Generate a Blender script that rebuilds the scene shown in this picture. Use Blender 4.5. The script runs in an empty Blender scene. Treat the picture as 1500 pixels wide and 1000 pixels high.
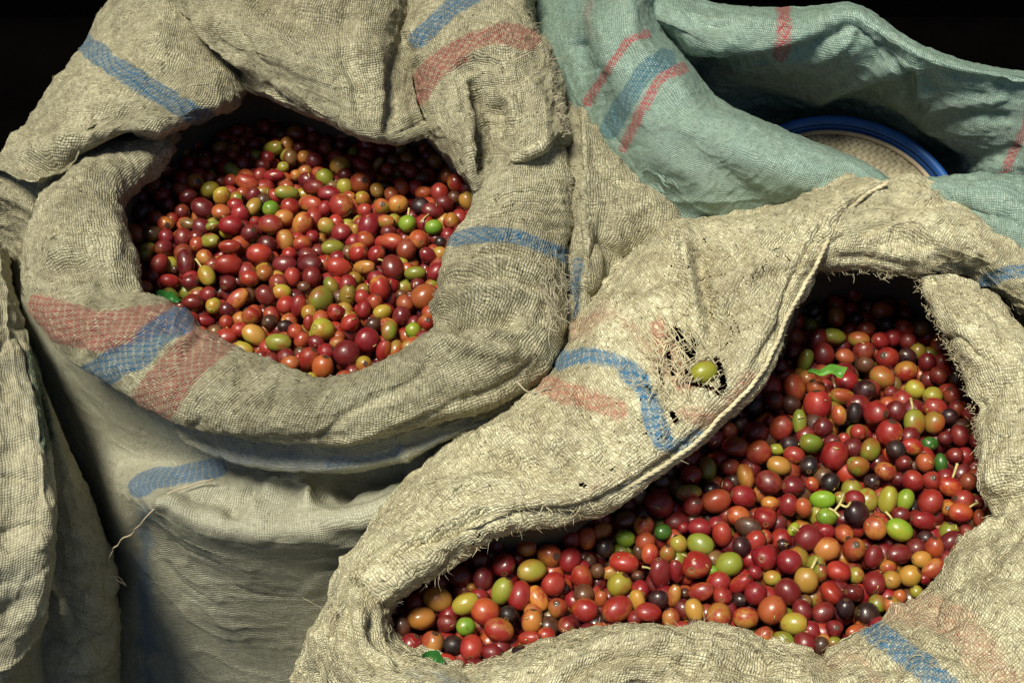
import bpy, math, random
import numpy as np
from mathutils import Vector, Matrix, Quaternion

random.seed(7); RNG = np.random.default_rng(7)
SC = bpy.context.scene; COL = SC.collection
R = math.radians

# ------------------------------------------------------------------ camera
PITCH = 50.0; HFOV = 44.0; Z0 = 0.55; ZC = 1.22
FPX = 750.0/math.tan(R(HFOV/2))
cam_data = bpy.data.cameras.new("camera")
cam_data.sensor_fit = 'HORIZONTAL'; cam_data.angle = R(HFOV)
cam_data.clip_start = 0.02; cam_data.clip_end = 60
cam = bpy.data.objects.new("camera", cam_data); COL.objects.link(cam)
cam.location = (0, 0, ZC); cam.rotation_euler = (R(90-PITCH), 0, 0)
SC.camera = cam
cam_data.dof.use_dof = False

# ------------------------------------------------------------------ world and sun
SUN_EL, SUN_AZ = 73.0, -108.0      # azimuth measured from +Y (away from the camera) towards +X
world = bpy.data.worlds.new("World"); SC.world = world; world.use_nodes = True
nt = world.node_tree
bg = nt.nodes["Background"]
sky = nt.nodes.new("ShaderNodeTexSky"); sky.sky_type = 'NISHITA'; sky.sun_disc = False
sky.sun_elevation = R(SUN_EL); sky.sun_rotation = R(SUN_AZ)
nt.links.new(sky.outputs[0], bg.inputs[0]); bg.inputs[1].default_value = 0.05
sun_data = bpy.data.lights.new("sun", 'SUN'); sun_data.energy = 5.0; sun_data.angle = R(17)
sun_data.color = (1.0, 0.955, 0.79)
sun = bpy.data.objects.new("sun", sun_data); COL.objects.link(sun)
d = Vector((math.sin(R(SUN_AZ))*math.cos(R(SUN_EL)), math.cos(R(SUN_AZ))*math.cos(R(SUN_EL)), math.sin(R(SUN_EL))))
sun.rotation_euler = d.to_track_quat('Z', 'Y').to_euler(); sun.location = (0.5, 1.0, 3)
SC.view_settings.view_transform = 'Standard'; SC.view_settings.look = 'None'
SC.view_settings.exposure = 0.18; SC.view_settings.gamma = 1.0
SC.cycles.max_bounces = 6; SC.cycles.transparent_max_bounces = 6
SC.cycles.use_denoising = True

# ------------------------------------------------------------------ pixel <-> world
_cp, _sp = math.cos(R(PITCH)), math.sin(R(PITCH))
def W(px, py, h):
    """point at height h (cm above the plane of the sack mouths) seen at a pixel of the 1500 x 1000 photograph"""
    px = np.asarray(px, float); py = np.asarray(py, float); h = np.asarray(h, float)
    x = (px-750)/FPX; y = -(py-500)/FPX
    dx = x; dy = _cp + y*_sp; dz = -_sp + y*_cp
    t = (Z0 + h/100.0 - ZC)/dz
    return np.stack([dx*t, dy*t, ZC+dz*t], -1)
def PX(P):
    X = P[..., 0]; Y = P[..., 1]; Z = P[..., 2]-ZC
    f = Y*_cp - Z*_sp; u = Y*_sp + Z*_cp
    return 750+FPX*X/f, 500-FPX*u/f

# ------------------------------------------------------------------ noise
def _hash(i, j, k, s):
    n = (i*374761393 + j*668265263 + k*2147483647 + s*1274126177) & 0xffffffff
    n = ((n ^ (n >> 13))*1274126177) & 0xffffffff
    n = ((n ^ (n >> 16))*2246822519) & 0xffffffff
    return ((n ^ (n >> 15)) & 0xffffff)/float(0xffffff)
def vnoise(P, s=0):
    P = np.asarray(P, float); I = np.floor(P).astype(np.int64); F = P-I; F = F*F*F*(F*(F*6-15)+10)
    r = 0
    for a in (0, 1):
        for b in (0, 1):
            for c in (0, 1):
                w = (F[..., 0] if a else 1-F[..., 0])*(F[..., 1] if b else 1-F[..., 1])*(F[..., 2] if c else 1-F[..., 2])
                r = r + w*_hash(I[..., 0]+a, I[..., 1]+b, I[..., 2]+c, s)
    return r*2-1
def fbm(P, s=0, octv=3):
    r = 0; a = 1.0; t = 0
    for o in range(octv):
        r = r + a*vnoise(P*(2.03**o)+o*7.3, s+o*17); t += a; a *= .5
    return r/t

# ------------------------------------------------------------------ object helpers
def tag(o, label=None, cat=None, group=None, kind=None):
    if label: o["label"] = label
    if cat: o["category"] = cat
    if group: o["group"] = group
    if kind: o["kind"] = kind
    return o
def empty(name, loc, label, cat, group=None):
    o = bpy.data.objects.new(name, None); COL.objects.link(o); o.location = loc
    o.empty_display_size = .05
    return tag(o, label, cat, group)
def link(name, me, mats, parent=None):
    o = bpy.data.objects.new(name, me); COL.objects.link(o)
    for m in (mats if isinstance(mats, (list, tuple)) else [mats]): 
        if m.name not in [x.name for x in me.materials if x]: me.materials.append(m)
    if parent:
        o.parent = parent; o.matrix_parent_inverse = Matrix.Translation(-parent.location)
    return o

class MB:
    def __init__(s): s.v = []; s.f = []; s.n = 0; s.uv = []; s.at = {}
    def add(s, V, F, uv=None, **at):
        V = np.asarray(V, float).reshape(-1, 3)
        s.v.append(V); s.f += [tuple(int(i)+s.n for i in f) for f in F] if not isinstance(F, np.ndarray) else (F+s.n).tolist()
        s.n += len(V)
        s.uv.append(np.zeros((len(V), 2)) if uv is None else np.asarray(uv).reshape(-1, 2))
        for k in set(list(s.at)+list(at)):
            s.at.setdefault(k, [np.zeros(s.n-len(V))] if s.n > len(V) else [])
            s.at[k].append(np.asarray(at[k], float).reshape(-1) if k in at else np.zeros(len(V)))
    def mesh(s, name, smooth=True):
        V = np.concatenate(s.v); me = bpy.data.meshes.new(name)
        me.from_pydata(V.tolist(), [], s.f)
        uv = me.uv_layers.new(name="UVMap"); allv = np.concatenate(s.uv)
        li = np.empty(len(me.loops), np.int32); me.loops.foreach_get("vertex_index", li)
        uv.data.foreach_set("uv", allv[li].astype(np.float32).ravel())
        for k, lst in s.at.items():
            a = me.attributes.new(k, 'FLOAT', 'POINT'); a.data.foreach_set("value", np.concatenate(lst).astype(np.float32))
        me.polygons.foreach_set("use_smooth", [smooth]*len(me.polygons)); me.update()
        return me

def tube(mb, pts, r, seg=5, taper=0.0, **at):
    """thin round strand through pts; taper 0..1 narrows the far end"""
    P = np.asarray(pts, float); n = len(P)
    T = np.gradient(P, axis=0); T /= np.linalg.norm(T, axis=1)[:, None]+1e-12
    A = np.cross(T, [0.31, 0.2, 0.93]); A /= np.linalg.norm(A, axis=1)[:, None]+1e-12; B = np.cross(T, A)
    th = np.arange(seg)*2*math.pi/seg
    rr = r*(1-taper*np.linspace(0, 1, n))
    V = P[:, None]+rr[:, None, None]*(np.cos(th)[None, :, None]*A[:, None]+np.sin(th)[None, :, None]*B[:, None])
    F = []
    for i in range(n-1):
        for j in range(seg):
            k = (j+1) % seg; F.append((i*seg+j, i*seg+k, (i+1)*seg+k, (i+1)*seg+j))
    F.append(tuple(range(seg))[::-1]); F.append(tuple((n-1)*seg+j for j in range(seg)))
    uv = np.stack([np.zeros((n, seg)), np.repeat(np.arange(n)[:, None], seg, 1)], -1)
    mb.add(V, F, uv, **{k: np.full(n*seg, v) for k, v in at.items()})

def catmull(P, n, closed=False):
    """resample polyline P (k,d) to n points along a centripetal-ish Catmull-Rom by chord length"""
    P = np.asarray(P, float)
    if len(P) == 2: 
        t = np.linspace(0, 1, n)[:, None]; return P[0]*(1-t)+P[1]*t
    if closed: Q = np.vstack([P[-1], P, P[0], P[1]]); k = len(P)
    else: Q = np.vstack([2*P[0]-P[1], P, 2*P[-1]-P[-2]]); k = len(P)-1
    m = 14; out = []
    for i in range(k):
        p0, p1, p2, p3 = Q[i], Q[i+1], Q[i+2], Q[i+3]
        t = (np.arange(m)/m)[:, None]
        out.append(.5*((2*p1)+(-p0+p2)*t+(2*p0-5*p1+4*p2-p3)*t*t+(-p0+3*p1-3*p2+p3)*t**3))
    out.append(Q[k+1][None]); D = np.concatenate(out)
    s = np.concatenate([[0], np.cumsum(np.linalg.norm(np.diff(D, axis=0), axis=1))])
    q = np.linspace(0, s[-1], n)
    return np.stack([np.interp(q, s, D[:, c]) for c in range(D.shape[1])], 1)
def catm_param(P, n):
    """Catmull-Rom across rows, uniform in parameter (keeps rows matched)"""
    P = np.asarray(P, float); k = len(P)-1
    Q = np.concatenate([2*P[:1]-P[1:2], P, 2*P[-1:]-P[-2:-1]])
    u = np.linspace(0, k, n); i = np.minimum(u.astype(int), k-1); t = u-i
    sh = (n,)+(1,)*(P.ndim-1); t = t.reshape(sh)
    p0, p1, p2, p3 = Q[i], Q[i+1], Q[i+2], Q[i+3]
    return .5*((2*p1)+(-p0+p2)*t+(2*p0-5*p1+4*p2-p3)*t*t+(-p0+3*p1-3*p2+p3)*t**3)

def seg_dist(x, y, line):
    """distance in photograph pixels to a polyline, and position 0..1 along it"""
    L = np.asarray(line, float); best = np.full(x.shape, 1e9); pos = np.zeros(x.shape); side = np.zeros(x.shape)
    n = len(L)-1
    for i in range(n):
        a, b = L[i], L[i+1]; ab = b-a; q = max((ab**2).sum(), 1e-9)
        t = np.clip(((x-a[0])*ab[0]+(y-a[1])*ab[1])/q, 0, 1)
        dx = x-(a[0]+t*ab[0]); dy = y-(a[1]+t*ab[1]); dd = np.hypot(dx, dy)
        m = dd < best; best = np.where(m, dd, best); pos = np.where(m, (i+t)/n, pos)
        side = np.where(m, np.sign(ab[0]*dy-ab[1]*dx), side)
    return best, pos, side

def smooth_line(line, n=24):
    return catmull(np.array(line, float), n) if len(line) > 2 else np.array(line, float)

SHEETS = []
THREAD = 0.0018      # width of one woven tape in metres
def cloth(mb, rows, folds=(), dyes=(), holes=(), step=0.0016, wr=1.0, seed=0, wscale=1.0, rot=False, tubular=None, thread=None, chop=None, edges=(), dirt=()):
    """a sheet of woven cloth through rows of control points (px, py, height cm).
       folds: (line, width px, height cm); dyes: (line, half width px, 'r'|'b'|'g')"""
    G = []
    n = 0
    for r in rows:
        r = np.array(r, float); p = W(r[:, 0], r[:, 1], r[:, 2]); L = np.linalg.norm(np.diff(p, axis=0), axis=1).sum(); n = max(n, L)
        G.append(p)
    nu = int(max(12, min(420, n/step)))
    G = np.array([catmull(p, nu) for p in G])
    lv = np.linalg.norm(np.diff(G, axis=0), axis=2).sum(0).max()
    nv = int(max(12, min(420, lv/step)))
    S = catm_param(G, nv)
    return sheet(mb, S, folds, dyes, holes, wr, seed, wscale, rot, thread, edges, dirt)

def sheet(mb, S, folds=(), dyes=(), holes=(), wr=1.0, seed=0, wscale=1.0, rot=False, thread=None, edges=(), dirt=()):
    nv, nu = S.shape[:2]; th = thread or THREAD
    def normals(S):
        du = np.gradient(S, axis=1); dv = np.gradient(S, axis=0)
        N = np.cross(du, dv); N /= np.linalg.norm(N, axis=2)[..., None]+1e-12
        c = np.array([0, 0, ZC])-S; flip = np.sign((N*c).sum(2).mean()) or 1
        return N*flip
    N = normals(S)
    lu = np.linalg.norm(np.diff(S, axis=1), axis=2).mean(0); lv = np.linalg.norm(np.diff(S, axis=0), axis=2).mean(1)
    U = np.concatenate([[0], np.cumsum(lu)])[None]*np.ones((nv, 1)); V = np.concatenate([[0], np.cumsum(lv)])[:, None]*np.ones((1, nu))
    x, y = PX(S)
    D = np.zeros((nv, nu))
    for f in folds:
        ln, w, a = f[0], f[1], f[2]
        wob = 1+.25*vnoise(S*60, 91)
        dist, pos, side = seg_dist(x, y, smooth_line(ln))
        ends = np.clip(np.minimum(pos, 1-pos)*6+.25, 0, 1)
        if len(f) > 3:      # a step: one side stands proud of the other
            D += a/100*ends*(.5+.5*np.tanh(side*dist/w))*np.exp(-(dist/(w*f[3]))**2)
        else:
            D += a/100*ends*np.exp(-(dist/(w*wob))**2)
    # broad slack, medium wrinkles along and across the threads, fine puckers
    P = S
    D += wr*.0042*fbm(P*np.array([14, 14, 14]), seed+1, 2)
    D += wr*.0012*fbm(P*40, seed+2, 2)
    uvp = np.stack([U*22, V*75, np.full_like(U, seed*3.1)], -1)
    r1 = 1-np.abs(fbm(uvp, seed+3, 2)); D += wr*.0019*(r1**4)*np.clip(.5+fbm(P*12, seed+4, 1), 0, 1)
    uvp = np.stack([U*80, V*25, np.full_like(U, seed*1.7)], -1)
    r2 = 1-np.abs(fbm(uvp, seed+5, 2)); D += wr*.0016*(r2**4)*np.clip(.5+fbm(P*11+5, seed+6, 1), 0, 1)
    D += wr*.0006*vnoise(P*230, seed+7)
    q = P*np.array([17, 17, 26]); D -= wr*.0042*(1-np.abs(fbm(q+3, seed+11, 2)))**9*np.clip(.4+1.2*fbm(P*9+2, seed+12, 1), 0, 1)
    D += wr*.0036*(1-np.abs(fbm(q*1.15-7, seed+13, 2)))**8*np.clip(.3+1.2*fbm(P*8-4, seed+14, 1), 0, 1)
    S = S+N*D[..., None]
    x, y = PX(S)
    at = {"dye_red": np.zeros((nv, nu)), "dye_blue": np.zeros((nv, nu)), "dye_green": np.zeros((nv, nu)), "wear": np.zeros((nv, nu)), "grime_shade": np.zeros((nv, nu))}
    wb = 2.0*vnoise(S*150, seed+8)+3.5*vnoise(S*40, seed+9)
    for ln, hw, c in dyes:
        dist, pos, _ = seg_dist(x, y, smooth_line(ln))
        k = {"r": "dye_red", "b": "dye_blue", "g": "dye_green"}[c[0]]
        am = float(c[1:]) if len(c) > 1 else 1.0; so = 3.0 if am >= .8 else 15.0
        m = np.clip((hw-dist+wb*(1 if am >= .8 else 3.2))/so, 0, 1)*am
        at[k] = np.maximum(at[k], m)
    for ln, hw, a in holes:
        dist, pos, _ = seg_dist(x, y, smooth_line(ln)); at["wear"] = np.maximum(at["wear"], a*np.exp(-(dist/hw)**2))
    for ln, hw, a in dirt:  # placed dark marks: dirt, and painted shade of folds and overhangs
        dist, pos, _ = seg_dist(x, y, smooth_line(ln)); at["grime_shade"] = np.maximum(at["grime_shade"], a*np.exp(-(dist/hw)**2))
    idx = np.arange(nv*nu).reshape(nv, nu)
    F = np.stack([idx[:-1, :-1], idx[:-1, 1:], idx[1:, 1:], idx[1:, :-1]], -1).reshape(-1, 4)
    n0 = (np.cross(S[0, 1]-S[0, 0], S[1, 0]-S[0, 0])*0).sum()
    # face winding so that normals look out
    du = S[nv//2, min(nu//2+1, nu-1)]-S[nv//2, nu//2]; dv = S[min(nv//2+1, nv-1), nu//2]-S[nv//2, nu//2]
    if (np.cross(du, dv)*N[nv//2, nu//2]).sum() < 0: F = F[:, ::-1]
    uv = np.stack([U/th, V/th], -1)
    mb.add(S, np.ascontiguousarray(F), uv, **at)
    SHEETS.append((S, N)); return S

def roll(stations, a0=205, a1=-60, n=9):
    """rows for a rolled rim: each station (xi, yi, hi, xo, yo, ho, rise) is one cross-section inner edge -> outer edge"""
    st = np.array(stations, float)
    I = W(st[:, 0], st[:, 1], st[:, 2]); O = W(st[:, 3], st[:, 4], st[:, 5])
    C = (I+O)/2; A = (O-I)/2; rise = st[:, 6]/100
    rows = []
    for k in range(n):
        th = R(a0+(a1-a0)*k/(n-1)); c, s = math.cos(th), math.sin(th)
        zr = rise*s if s > 0 else s*np.maximum(rise*.9, .012)
        rows.append(C+A*c+np.stack([0*rise, 0*rise, zr], -1))
    return np.array(rows)
def sheet_from_rows(mb, G, step=.0016, **kw):
    L = max(np.linalg.norm(np.diff(g, axis=0), axis=1).sum() for g in G)
    nu = int(min(900, L/step)); G = np.array([catm_param(g, nu) for g in G])
    # even out spacing along u using the middle row
    mid = G[len(G)//2]; s = np.concatenate([[0], np.cumsum(np.linalg.norm(np.diff(mid, axis=0), axis=1))])
    q = np.linspace(0, s[-1], nu); t = np.interp(q, s, np.arange(nu)); i = np.minimum(t.astype(int), nu-2); f = (t-i)[None, :, None]
    G = G[:, i]*(1-f)+G[:, i+1]*f
    nv = int(min(300, np.linalg.norm(np.diff(G, axis=0), axis=2).sum(0).max()/step))
    return sheet(mb, catm_param(G, nv), **kw)
# ------------------------------------------------------------------ materials
class NT:
    def __init__(s, name):
        s.m = bpy.data.materials.new(name); s.m.use_nodes = True; s.t = s.m.node_tree
        s.bsdf = s.t.nodes["Principled BSDF"]; s.out = s.t.nodes["Material Output"]
    def n(s, typ, **kw):
        x = s.t.nodes.new("ShaderNode"+typ)
        for k, v in kw.items(): setattr(x, k, v)
        return x
    def set(s, sock, v):
        if isinstance(v, bpy.types.NodeSocket): s.t.links.new(v, sock)
        else: sock.default_value = v
    def math(s, op, a, b=None, c=None, clamp=False):
        x = s.n("Math", operation=op); x.use_clamp = clamp
        s.set(x.inputs[0], a)
        if b is not None: s.set(x.inputs[1], b)
        if c is not None: s.set(x.inputs[2], c)
        return x.outputs[0]
    def mix(s, f, a, b):
        x = s.n("Mix", data_type='RGBA'); s.set(x.inputs[0], f); s.set(x.inputs[6], a); s.set(x.inputs[7], b); return x.outputs[2]
    def mixf(s, f, a, b):
        x = s.n("Mix", data_type='FLOAT'); s.set(x.inputs[0], f); s.set(x.inputs[2], a); s.set(x.inputs[3], b); return x.outputs[0]
    def noise(s, vec, scale, detail=3, rough=.55, out=0):
        x = s.n("TexNoise"); s.set(x.inputs["Vector"], vec); x.inputs["Scale"].default_value = scale
        x.inputs["Detail"].default_value = detail; x.inputs["Roughness"].default_value = rough; return x.outputs[out]
    def ramp(s, f, a, b, lo=0., hi=1.):
        x = s.n("MapRange"); s.set(x.inputs[0], f); x.inputs[1].default_value = a; x.inputs[2].default_value = b
        x.inputs[3].default_value = lo; x.inputs[4].default_value = hi; return x.outputs[0]
    def attr(s, name, typ='GEOMETRY', out=2):
        x = s.n("Attribute", attribute_name=name, attribute_type=typ); return x.outputs[out]

def rgb(r, g, b): return (r, g, b, 1)
def woven(name, light, dark, grime_shade, red, blue, green=(.05, .12, .07), rough=.8, bump=1.0, spec=.25, thin=0.0, holes=True, fleck=1.0, slub=.55, warp=1.0):
    k = NT(name); tc = k.n("TexCoord"); geo = tc.outputs["Object"]
    uv = k.n("UVMap", uv_map="UVMap").outputs[0]
    w1 = k.noise(geo, 55, 2, .5, 1); sub = k.n("VectorMath", operation='SUBTRACT'); k.set(sub.inputs[0], w1); sub.inputs[1].default_value = (.5, .5, .5)
    ma = k.n("VectorMath", operation='MULTIPLY_ADD'); k.set(ma.inputs[0], sub.outputs[0]); ma.inputs[1].default_value = (3.2, 3.2, 0); k.set(ma.inputs[2], uv)
    w2 = k.noise(geo, 230, 2, .5, 1); sub2 = k.n("VectorMath", operation='SUBTRACT'); k.set(sub2.inputs[0], w2); sub2.inputs[1].default_value = (.5, .5, .5)
    mb_ = k.n("VectorMath", operation='MULTIPLY_ADD'); k.set(mb_.inputs[0], sub2.outputs[0]); mb_.inputs[1].default_value = (warp, warp, 0); k.set(mb_.inputs[2], ma.outputs[0])
    sep = k.n("SeparateXYZ"); k.set(sep.inputs[0], mb_.outputs[0]); U, V = sep.outputs[0], sep.outputs[1]
    sU = k.math('SINE', k.math('MULTIPLY', U, math.pi)); sV = k.math('SINE', k.math('MULTIPLY', V, math.pi))
    s = k.math('MULTIPLY_ADD', k.math('MULTIPLY', sU, sV), 4.0, .5, clamp=True)
    aU, aV = k.math('ABSOLUTE', sU), k.math('ABSOLUTE', sV)
    H1 = k.math('MULTIPLY', k.math('POWER', aU, .6), k.math('POWER', aV, .45)); H2 = k.math('MULTIPLY', k.math('POWER', aV, .6), k.math('POWER', aU, .45))
    H = k.mixf(s, H1, H2)
    fU, fV = k.math('FLOOR', U), k.math('FLOOR', V)
    def cell(x, y, sy):
        c = k.n("CombineXYZ"); k.set(c.inputs[0], x); k.set(c.inputs[1], k.math('MULTIPLY', y, sy)); return c.outputs[0]
    t1 = k.noise(cell(k.math('MULTIPLY', fU, 3.7), V, .22), 1.0, 3, .6); t2 = k.noise(cell(k.math('MULTIPLY', fV, 3.7), U, .22), 1.0, 3, .6)
    T = k.mixf(s, t1, t2)
    wn = k.n("TexWhiteNoise", noise_dimensions='2D'); k.set(wn.inputs[0], cell(fU, fV, 1.0)); wv = wn.outputs[0]
    col = k.mix(k.ramp(T, .36, .62), rgb(*dark), rgb(*light))
    col = k.mix(k.math('MULTIPLY', k.ramp(wv, .55, 1.0), .35*fleck), col, rgb(*[min(1, c*1.35) for c in light]))
    # dirt clouds, smears and flecks, then placed dirt and painted shade
    g1 = k.ramp(k.noise(geo, 13, 6, .68), .42, .68); g2 = k.ramp(k.noise(geo, 52, 5, .75), .44, .68)
    g = k.math('ADD', k.math('MULTIPLY', g1, .55), k.math('MULTIPLY', g2, .45), clamp=True)
    g = k.math('MAXIMUM', g, k.math('MULTIPLY', k.attr("grime_shade"), k.ramp(k.noise(geo, 90, 3, .7), .2, .6)))
    col = k.mix(k.math('MULTIPLY', g, .78*fleck), col, rgb(*grime_shade))
    fl = k.ramp(k.noise(geo, 330, 3, .65), .60, .66); col = k.mix(k.math('MULTIPLY', fl, .75*fleck), col, rgb(*[c*.35 for c in grime_shade]))
    # dyed tapes
    brk = k.ramp(k.noise(geo, 120, 2, .6), .3, .55)
    cs = k.math('MULTIPLY_ADD', k.math('MULTIPLY', k.math('SINE', k.math('MULTIPLY', U, math.pi/2)), k.math('SINE', k.math('MULTIPLY', V, math.pi/2))), 3.0, .5, clamp=True)
    s1 = s; s = k.math('MULTIPLY_ADD', cs, .62, k.math('MULTIPLY', s1, .38))
    def dye(col, at, c, keep=.30):
        f = k.math('MULTIPLY', k.attr(at), k.mixf(s, 1.0, keep)); f = k.math('MULTIPLY', f, k.ramp(T, .25, .6, .68, 1.0))
        f = k.math('MULTIPLY', f, k.mixf(brk, .85, 1.0))
        return k.mix(f, col, rgb(*c))
    col = dye(col, "dye_red", red); col = dye(col, "dye_blue", blue, .45); col = dye(col, "dye_green", green, .6)
    k.set(k.bsdf.inputs["Base Color"], col); k.set(k.bsdf.inputs["Roughness"], k.ramp(wv, 0, 1, rough-.12, rough+.1))
    k.bsdf.inputs["Specular IOR Level"].default_value = spec
    s = s1
    # relief: the weave, slubs and loose fibres
    fib = k.noise(cell(k.math('MULTIPLY', U, 5.0), V, .7), 1.0, 2, .6)
    hh = k.math('ADD', H, k.math('MULTIPLY', T, slub)); hh = k.math('ADD', hh, k.math('MULTIPLY', fib, .22)); hh = k.math('ADD', hh, k.math('MULTIPLY', wv, .22))
    hh = k.math('ADD', hh, k.math('MULTIPLY', k.noise(geo, 150, 3, .6), .9))
    b = k.n("Bump"); b.inputs["Strength"].default_value = .95; b.inputs["Distance"].default_value = .0011*bump; k.set(b.inputs["Height"], hh)
    k.set(k.bsdf.inputs["Normal"], b.outputs[0])
    if holes:
        gap = k.math('POWER', k.math('SUBTRACT', 1.0, k.math('MAXIMUM', aU, aV)), .6)
        open_ = k.math('ADD', k.math('MULTIPLY', gap, 1.0), k.math('MULTIPLY', k.attr("wear"), 1.0))
        open_ = k.math('ADD', open_, k.math('MULTIPLY', k.math('SUBTRACT', k.noise(cell(k.math('MULTIPLY', U, .55), V, .25), 1.0, 3, .6), .5), 1.6))
        al = k.math('LESS_THAN', open_, 1.46)
        k.set(k.bsdf.inputs["Alpha"], al)
    return k.m

M_left = woven("weathered_tan_weave", (.55, .515, .355), (.28, .255, .16), (.13, .105, .062), (.29, .075, .07), (.02, .115, .23), fleck=.95, warp=.9)  # left cloths darker than the right partly to carry light fall-off
M_body = woven("smooth_tan_weave", (.42, .41, .31), (.30, .29, .21), (.20, .18, .12), (.3, .12, .09), (.03, .12, .26), rough=.5, spec=.5, bump=.5, fleck=.45, slub=.25, warp=.5, holes=False)
M_right = woven("pale_sisal_weave", (.73, .69, .475), (.41, .365, .225), (.17, .13, .07), (.42, .14, .10), (.022, .16, .33), bump=.95, warp=1.7, fleck=.95)  # paler base also carries the brighter light on this sack
M_green = woven("green_plastic_weave", (.29, .40, .34), (.155, .24, .20), (.17, .20, .13), (.36, .03, .045), (.025, .11, .17), rough=.36, spec=.7, bump=.5, fleck=.5, holes=False, slub=.3, warp=.5)
M_edge = woven("dusty_tan_weave", (.48, .45, .32), (.34, .315, .21), (.18, .15, .09), (.3, .12, .09), (.04, .1, .14), (.02, .075, .045), rough=.6, spec=.4, bump=.5, fleck=.6, slub=.3, warp=.5, holes=False)

def plain(name, col, rough=.7, var=.25, scale=40, bump=.0, spec=.4):
    k = NT(name); g = k.n("TexCoord").outputs["Object"]; nz = k.noise(g, scale, 4, .6)
    c = k.mix(k.ramp(nz, .3, .7), rgb(*[x*(1-var) for x in col]), rgb(*[min(1, x*(1+var)) for x in col]))
    k.set(k.bsdf.inputs["Base Color"], c); k.bsdf.inputs["Roughness"].default_value = rough
    k.bsdf.inputs["Specular IOR Level"].default_value = spec
    if bump:
        b = k.n("Bump"); b.inputs["Strength"].default_value = .8; b.inputs["Distance"].default_value = bump; k.set(b.inputs["Height"], nz); k.set(k.bsdf.inputs["Normal"], b.outputs[0])
    return k.m
M_fibre = plain("pale_fibre", (.55, .49, .32), .8, .35, 90)
M_fibre_d = plain("grey_fibre", (.36, .32, .23), .85, .35, 90)
M_twine = plain("twine", (.42, .35, .24), .7, .2, 120)
M_floor = plain("unlit_earth", (.0012, .001, .001), .95, .4, 9, .004, .0)  # near-black colour stands in for unlit ground
M_wall = plain("unlit_wall", (.003, .0025, .0025), .95, .4, 6, .002, .0)  # near-black colour stands in for the unlit depth behind
M_bluep = plain("blue_plastic", (.012, .085, .32), .5, .35, 30, .0003, .4)
M_cane = plain("woven_cane", (.27, .235, .15), .65, .35, 60, .0003)
M_caneh = plain("cane_hoop", (.42, .33, .22), .6, .3, 50, .0003)
M_stem = plain("fruit_stalk", (.46, .40, .16), .6, .3, 200)
M_leaf = plain("leaf_green", (.10, .26, .035), .4, .35, 130, .0002)
M_leafd = plain("leaf_dark_green", (.02, .11, .02), .4, .3, 130)
M_under = plain("shaded_sack_inside", (.07, .06, .04), .95, .3, 20)  # far darker than the cloth: shade inside the mouth put into the colour

def cherry_mat(name, typ):
    k = NT(name); tc = k.n("TexCoord")
    if typ == 'OBJECT':
        oi = k.n("ObjectInfo"); c1 = oi.outputs["Color"]; c2 = k.attr("blush", 'OBJECT', 1); rnd = oi.outputs["Random"]
    else:
        c1 = k.attr("skin", 'GEOMETRY', 0); c2 = k.attr("flush", 'GEOMETRY', 0); rnd = k.attr("rnd")
    pos = k.attr("unit", 'GEOMETRY', 1)                    # position on the fruit, unit ball
    off = k.n("VectorMath", operation='ADD'); k.set(off.inputs[0], pos); cx = k.n("CombineXYZ"); k.set(cx.inputs[0], k.math('MULTIPLY', rnd, 37.)); k.set(cx.inputs[1], k.math('MULTIPLY', rnd, 91.)); k.set(off.inputs[1], cx.outputs[0])
    sp = k.n("SeparateXYZ"); k.set(sp.inputs[0], pos); z = sp.outputs[2]
    big = k.noise(off.outputs[0], .8, 2, .5); mid = k.noise(off.outputs[0], 3.2, 3, .6)
    f = k.math('ADD', k.math('MULTIPLY', sp.outputs[0], .5), k.math('MULTIPLY', k.math('SUBTRACT', big, .5), 2.2))
    f = k.math('ADD', f, k.math('MULTIPLY', k.math('SUBTRACT', mid, .5), .7))
    f = k.ramp(f, -.12, .42)
    col = k.mix(f, c1, c2)
    # fine speckle, darker bruises and the ring round the navel
    fine = k.noise(off.outputs[0], 22, 2, .6); hs = k.n("HueSaturation"); k.set(hs.inputs["Color"], col); k.set(hs.inputs["Value"], k.ramp(fine, .3, .7, .84, 1.14)); col = hs.outputs[0]
    br = k.ramp(k.noise(off.outputs[0], 1.9, 3, .65), .66, .74); col = k.mix(k.math('MULTIPLY', br, .6), col, rgb(.045, .018, .010))
    col = k.mix(k.ramp(z, .952, .975), col, rgb(.06, .03, .015))
    col = k.mix(k.ramp(z, -.955, -.985), col, rgb(.16, .11, .04))
    k.set(k.bsdf.inputs["Base Color"], col)
    k.set(k.bsdf.inputs["Roughness"], k.ramp(k.noise(off.outputs[0], 1.3, 2, .5), .35, .65, .30, .62))
    k.bsdf.inputs["Specular IOR Level"].default_value = .5
    k.set(k.bsdf.inputs["Coat Weight"], k.ramp(k.math('FRACT', k.math('MULTIPLY', rnd, 7.3)), 0., 1., .08, .6)); k.bsdf.inputs["Coat Roughness"].default_value = .16
    k.bsdf.inputs["Subsurface Weight"].default_value = .0
    b = k.n("Bump"); b.inputs["Strength"].default_value = .25; b.inputs["Distance"].default_value = .0006; k.set(b.inputs["Height"], mid); k.set(k.bsdf.inputs["Normal"], b.outputs[0])
    return k.m
M_cherry = cherry_mat("cherry_skin", 'OBJECT'); M_cherries = cherry_mat("cherry_skin_heap", 'GEOMETRY')
# ------------------------------------------------------------------ setting
def quad_obj(name, pts, mat):
    me = bpy.data.meshes.new(name); me.from_pydata(pts, [], [(0, 1, 2, 3)]); o = link(name, me, mat); tag(o, kind="structure"); return o
quad_obj("ground", [(-6, -3, 0), (6, -3, 0), (6, 1.7, 0), (-6, 1.7, 0)], M_floor)
quad_obj("back_wall", [(-6, 1.7, 0), (6, 1.7, 0), (6, 1.7, 3.2), (-6, 1.7, 3.2)], M_wall)  # added as a dark background, made tall to block sky light

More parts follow.
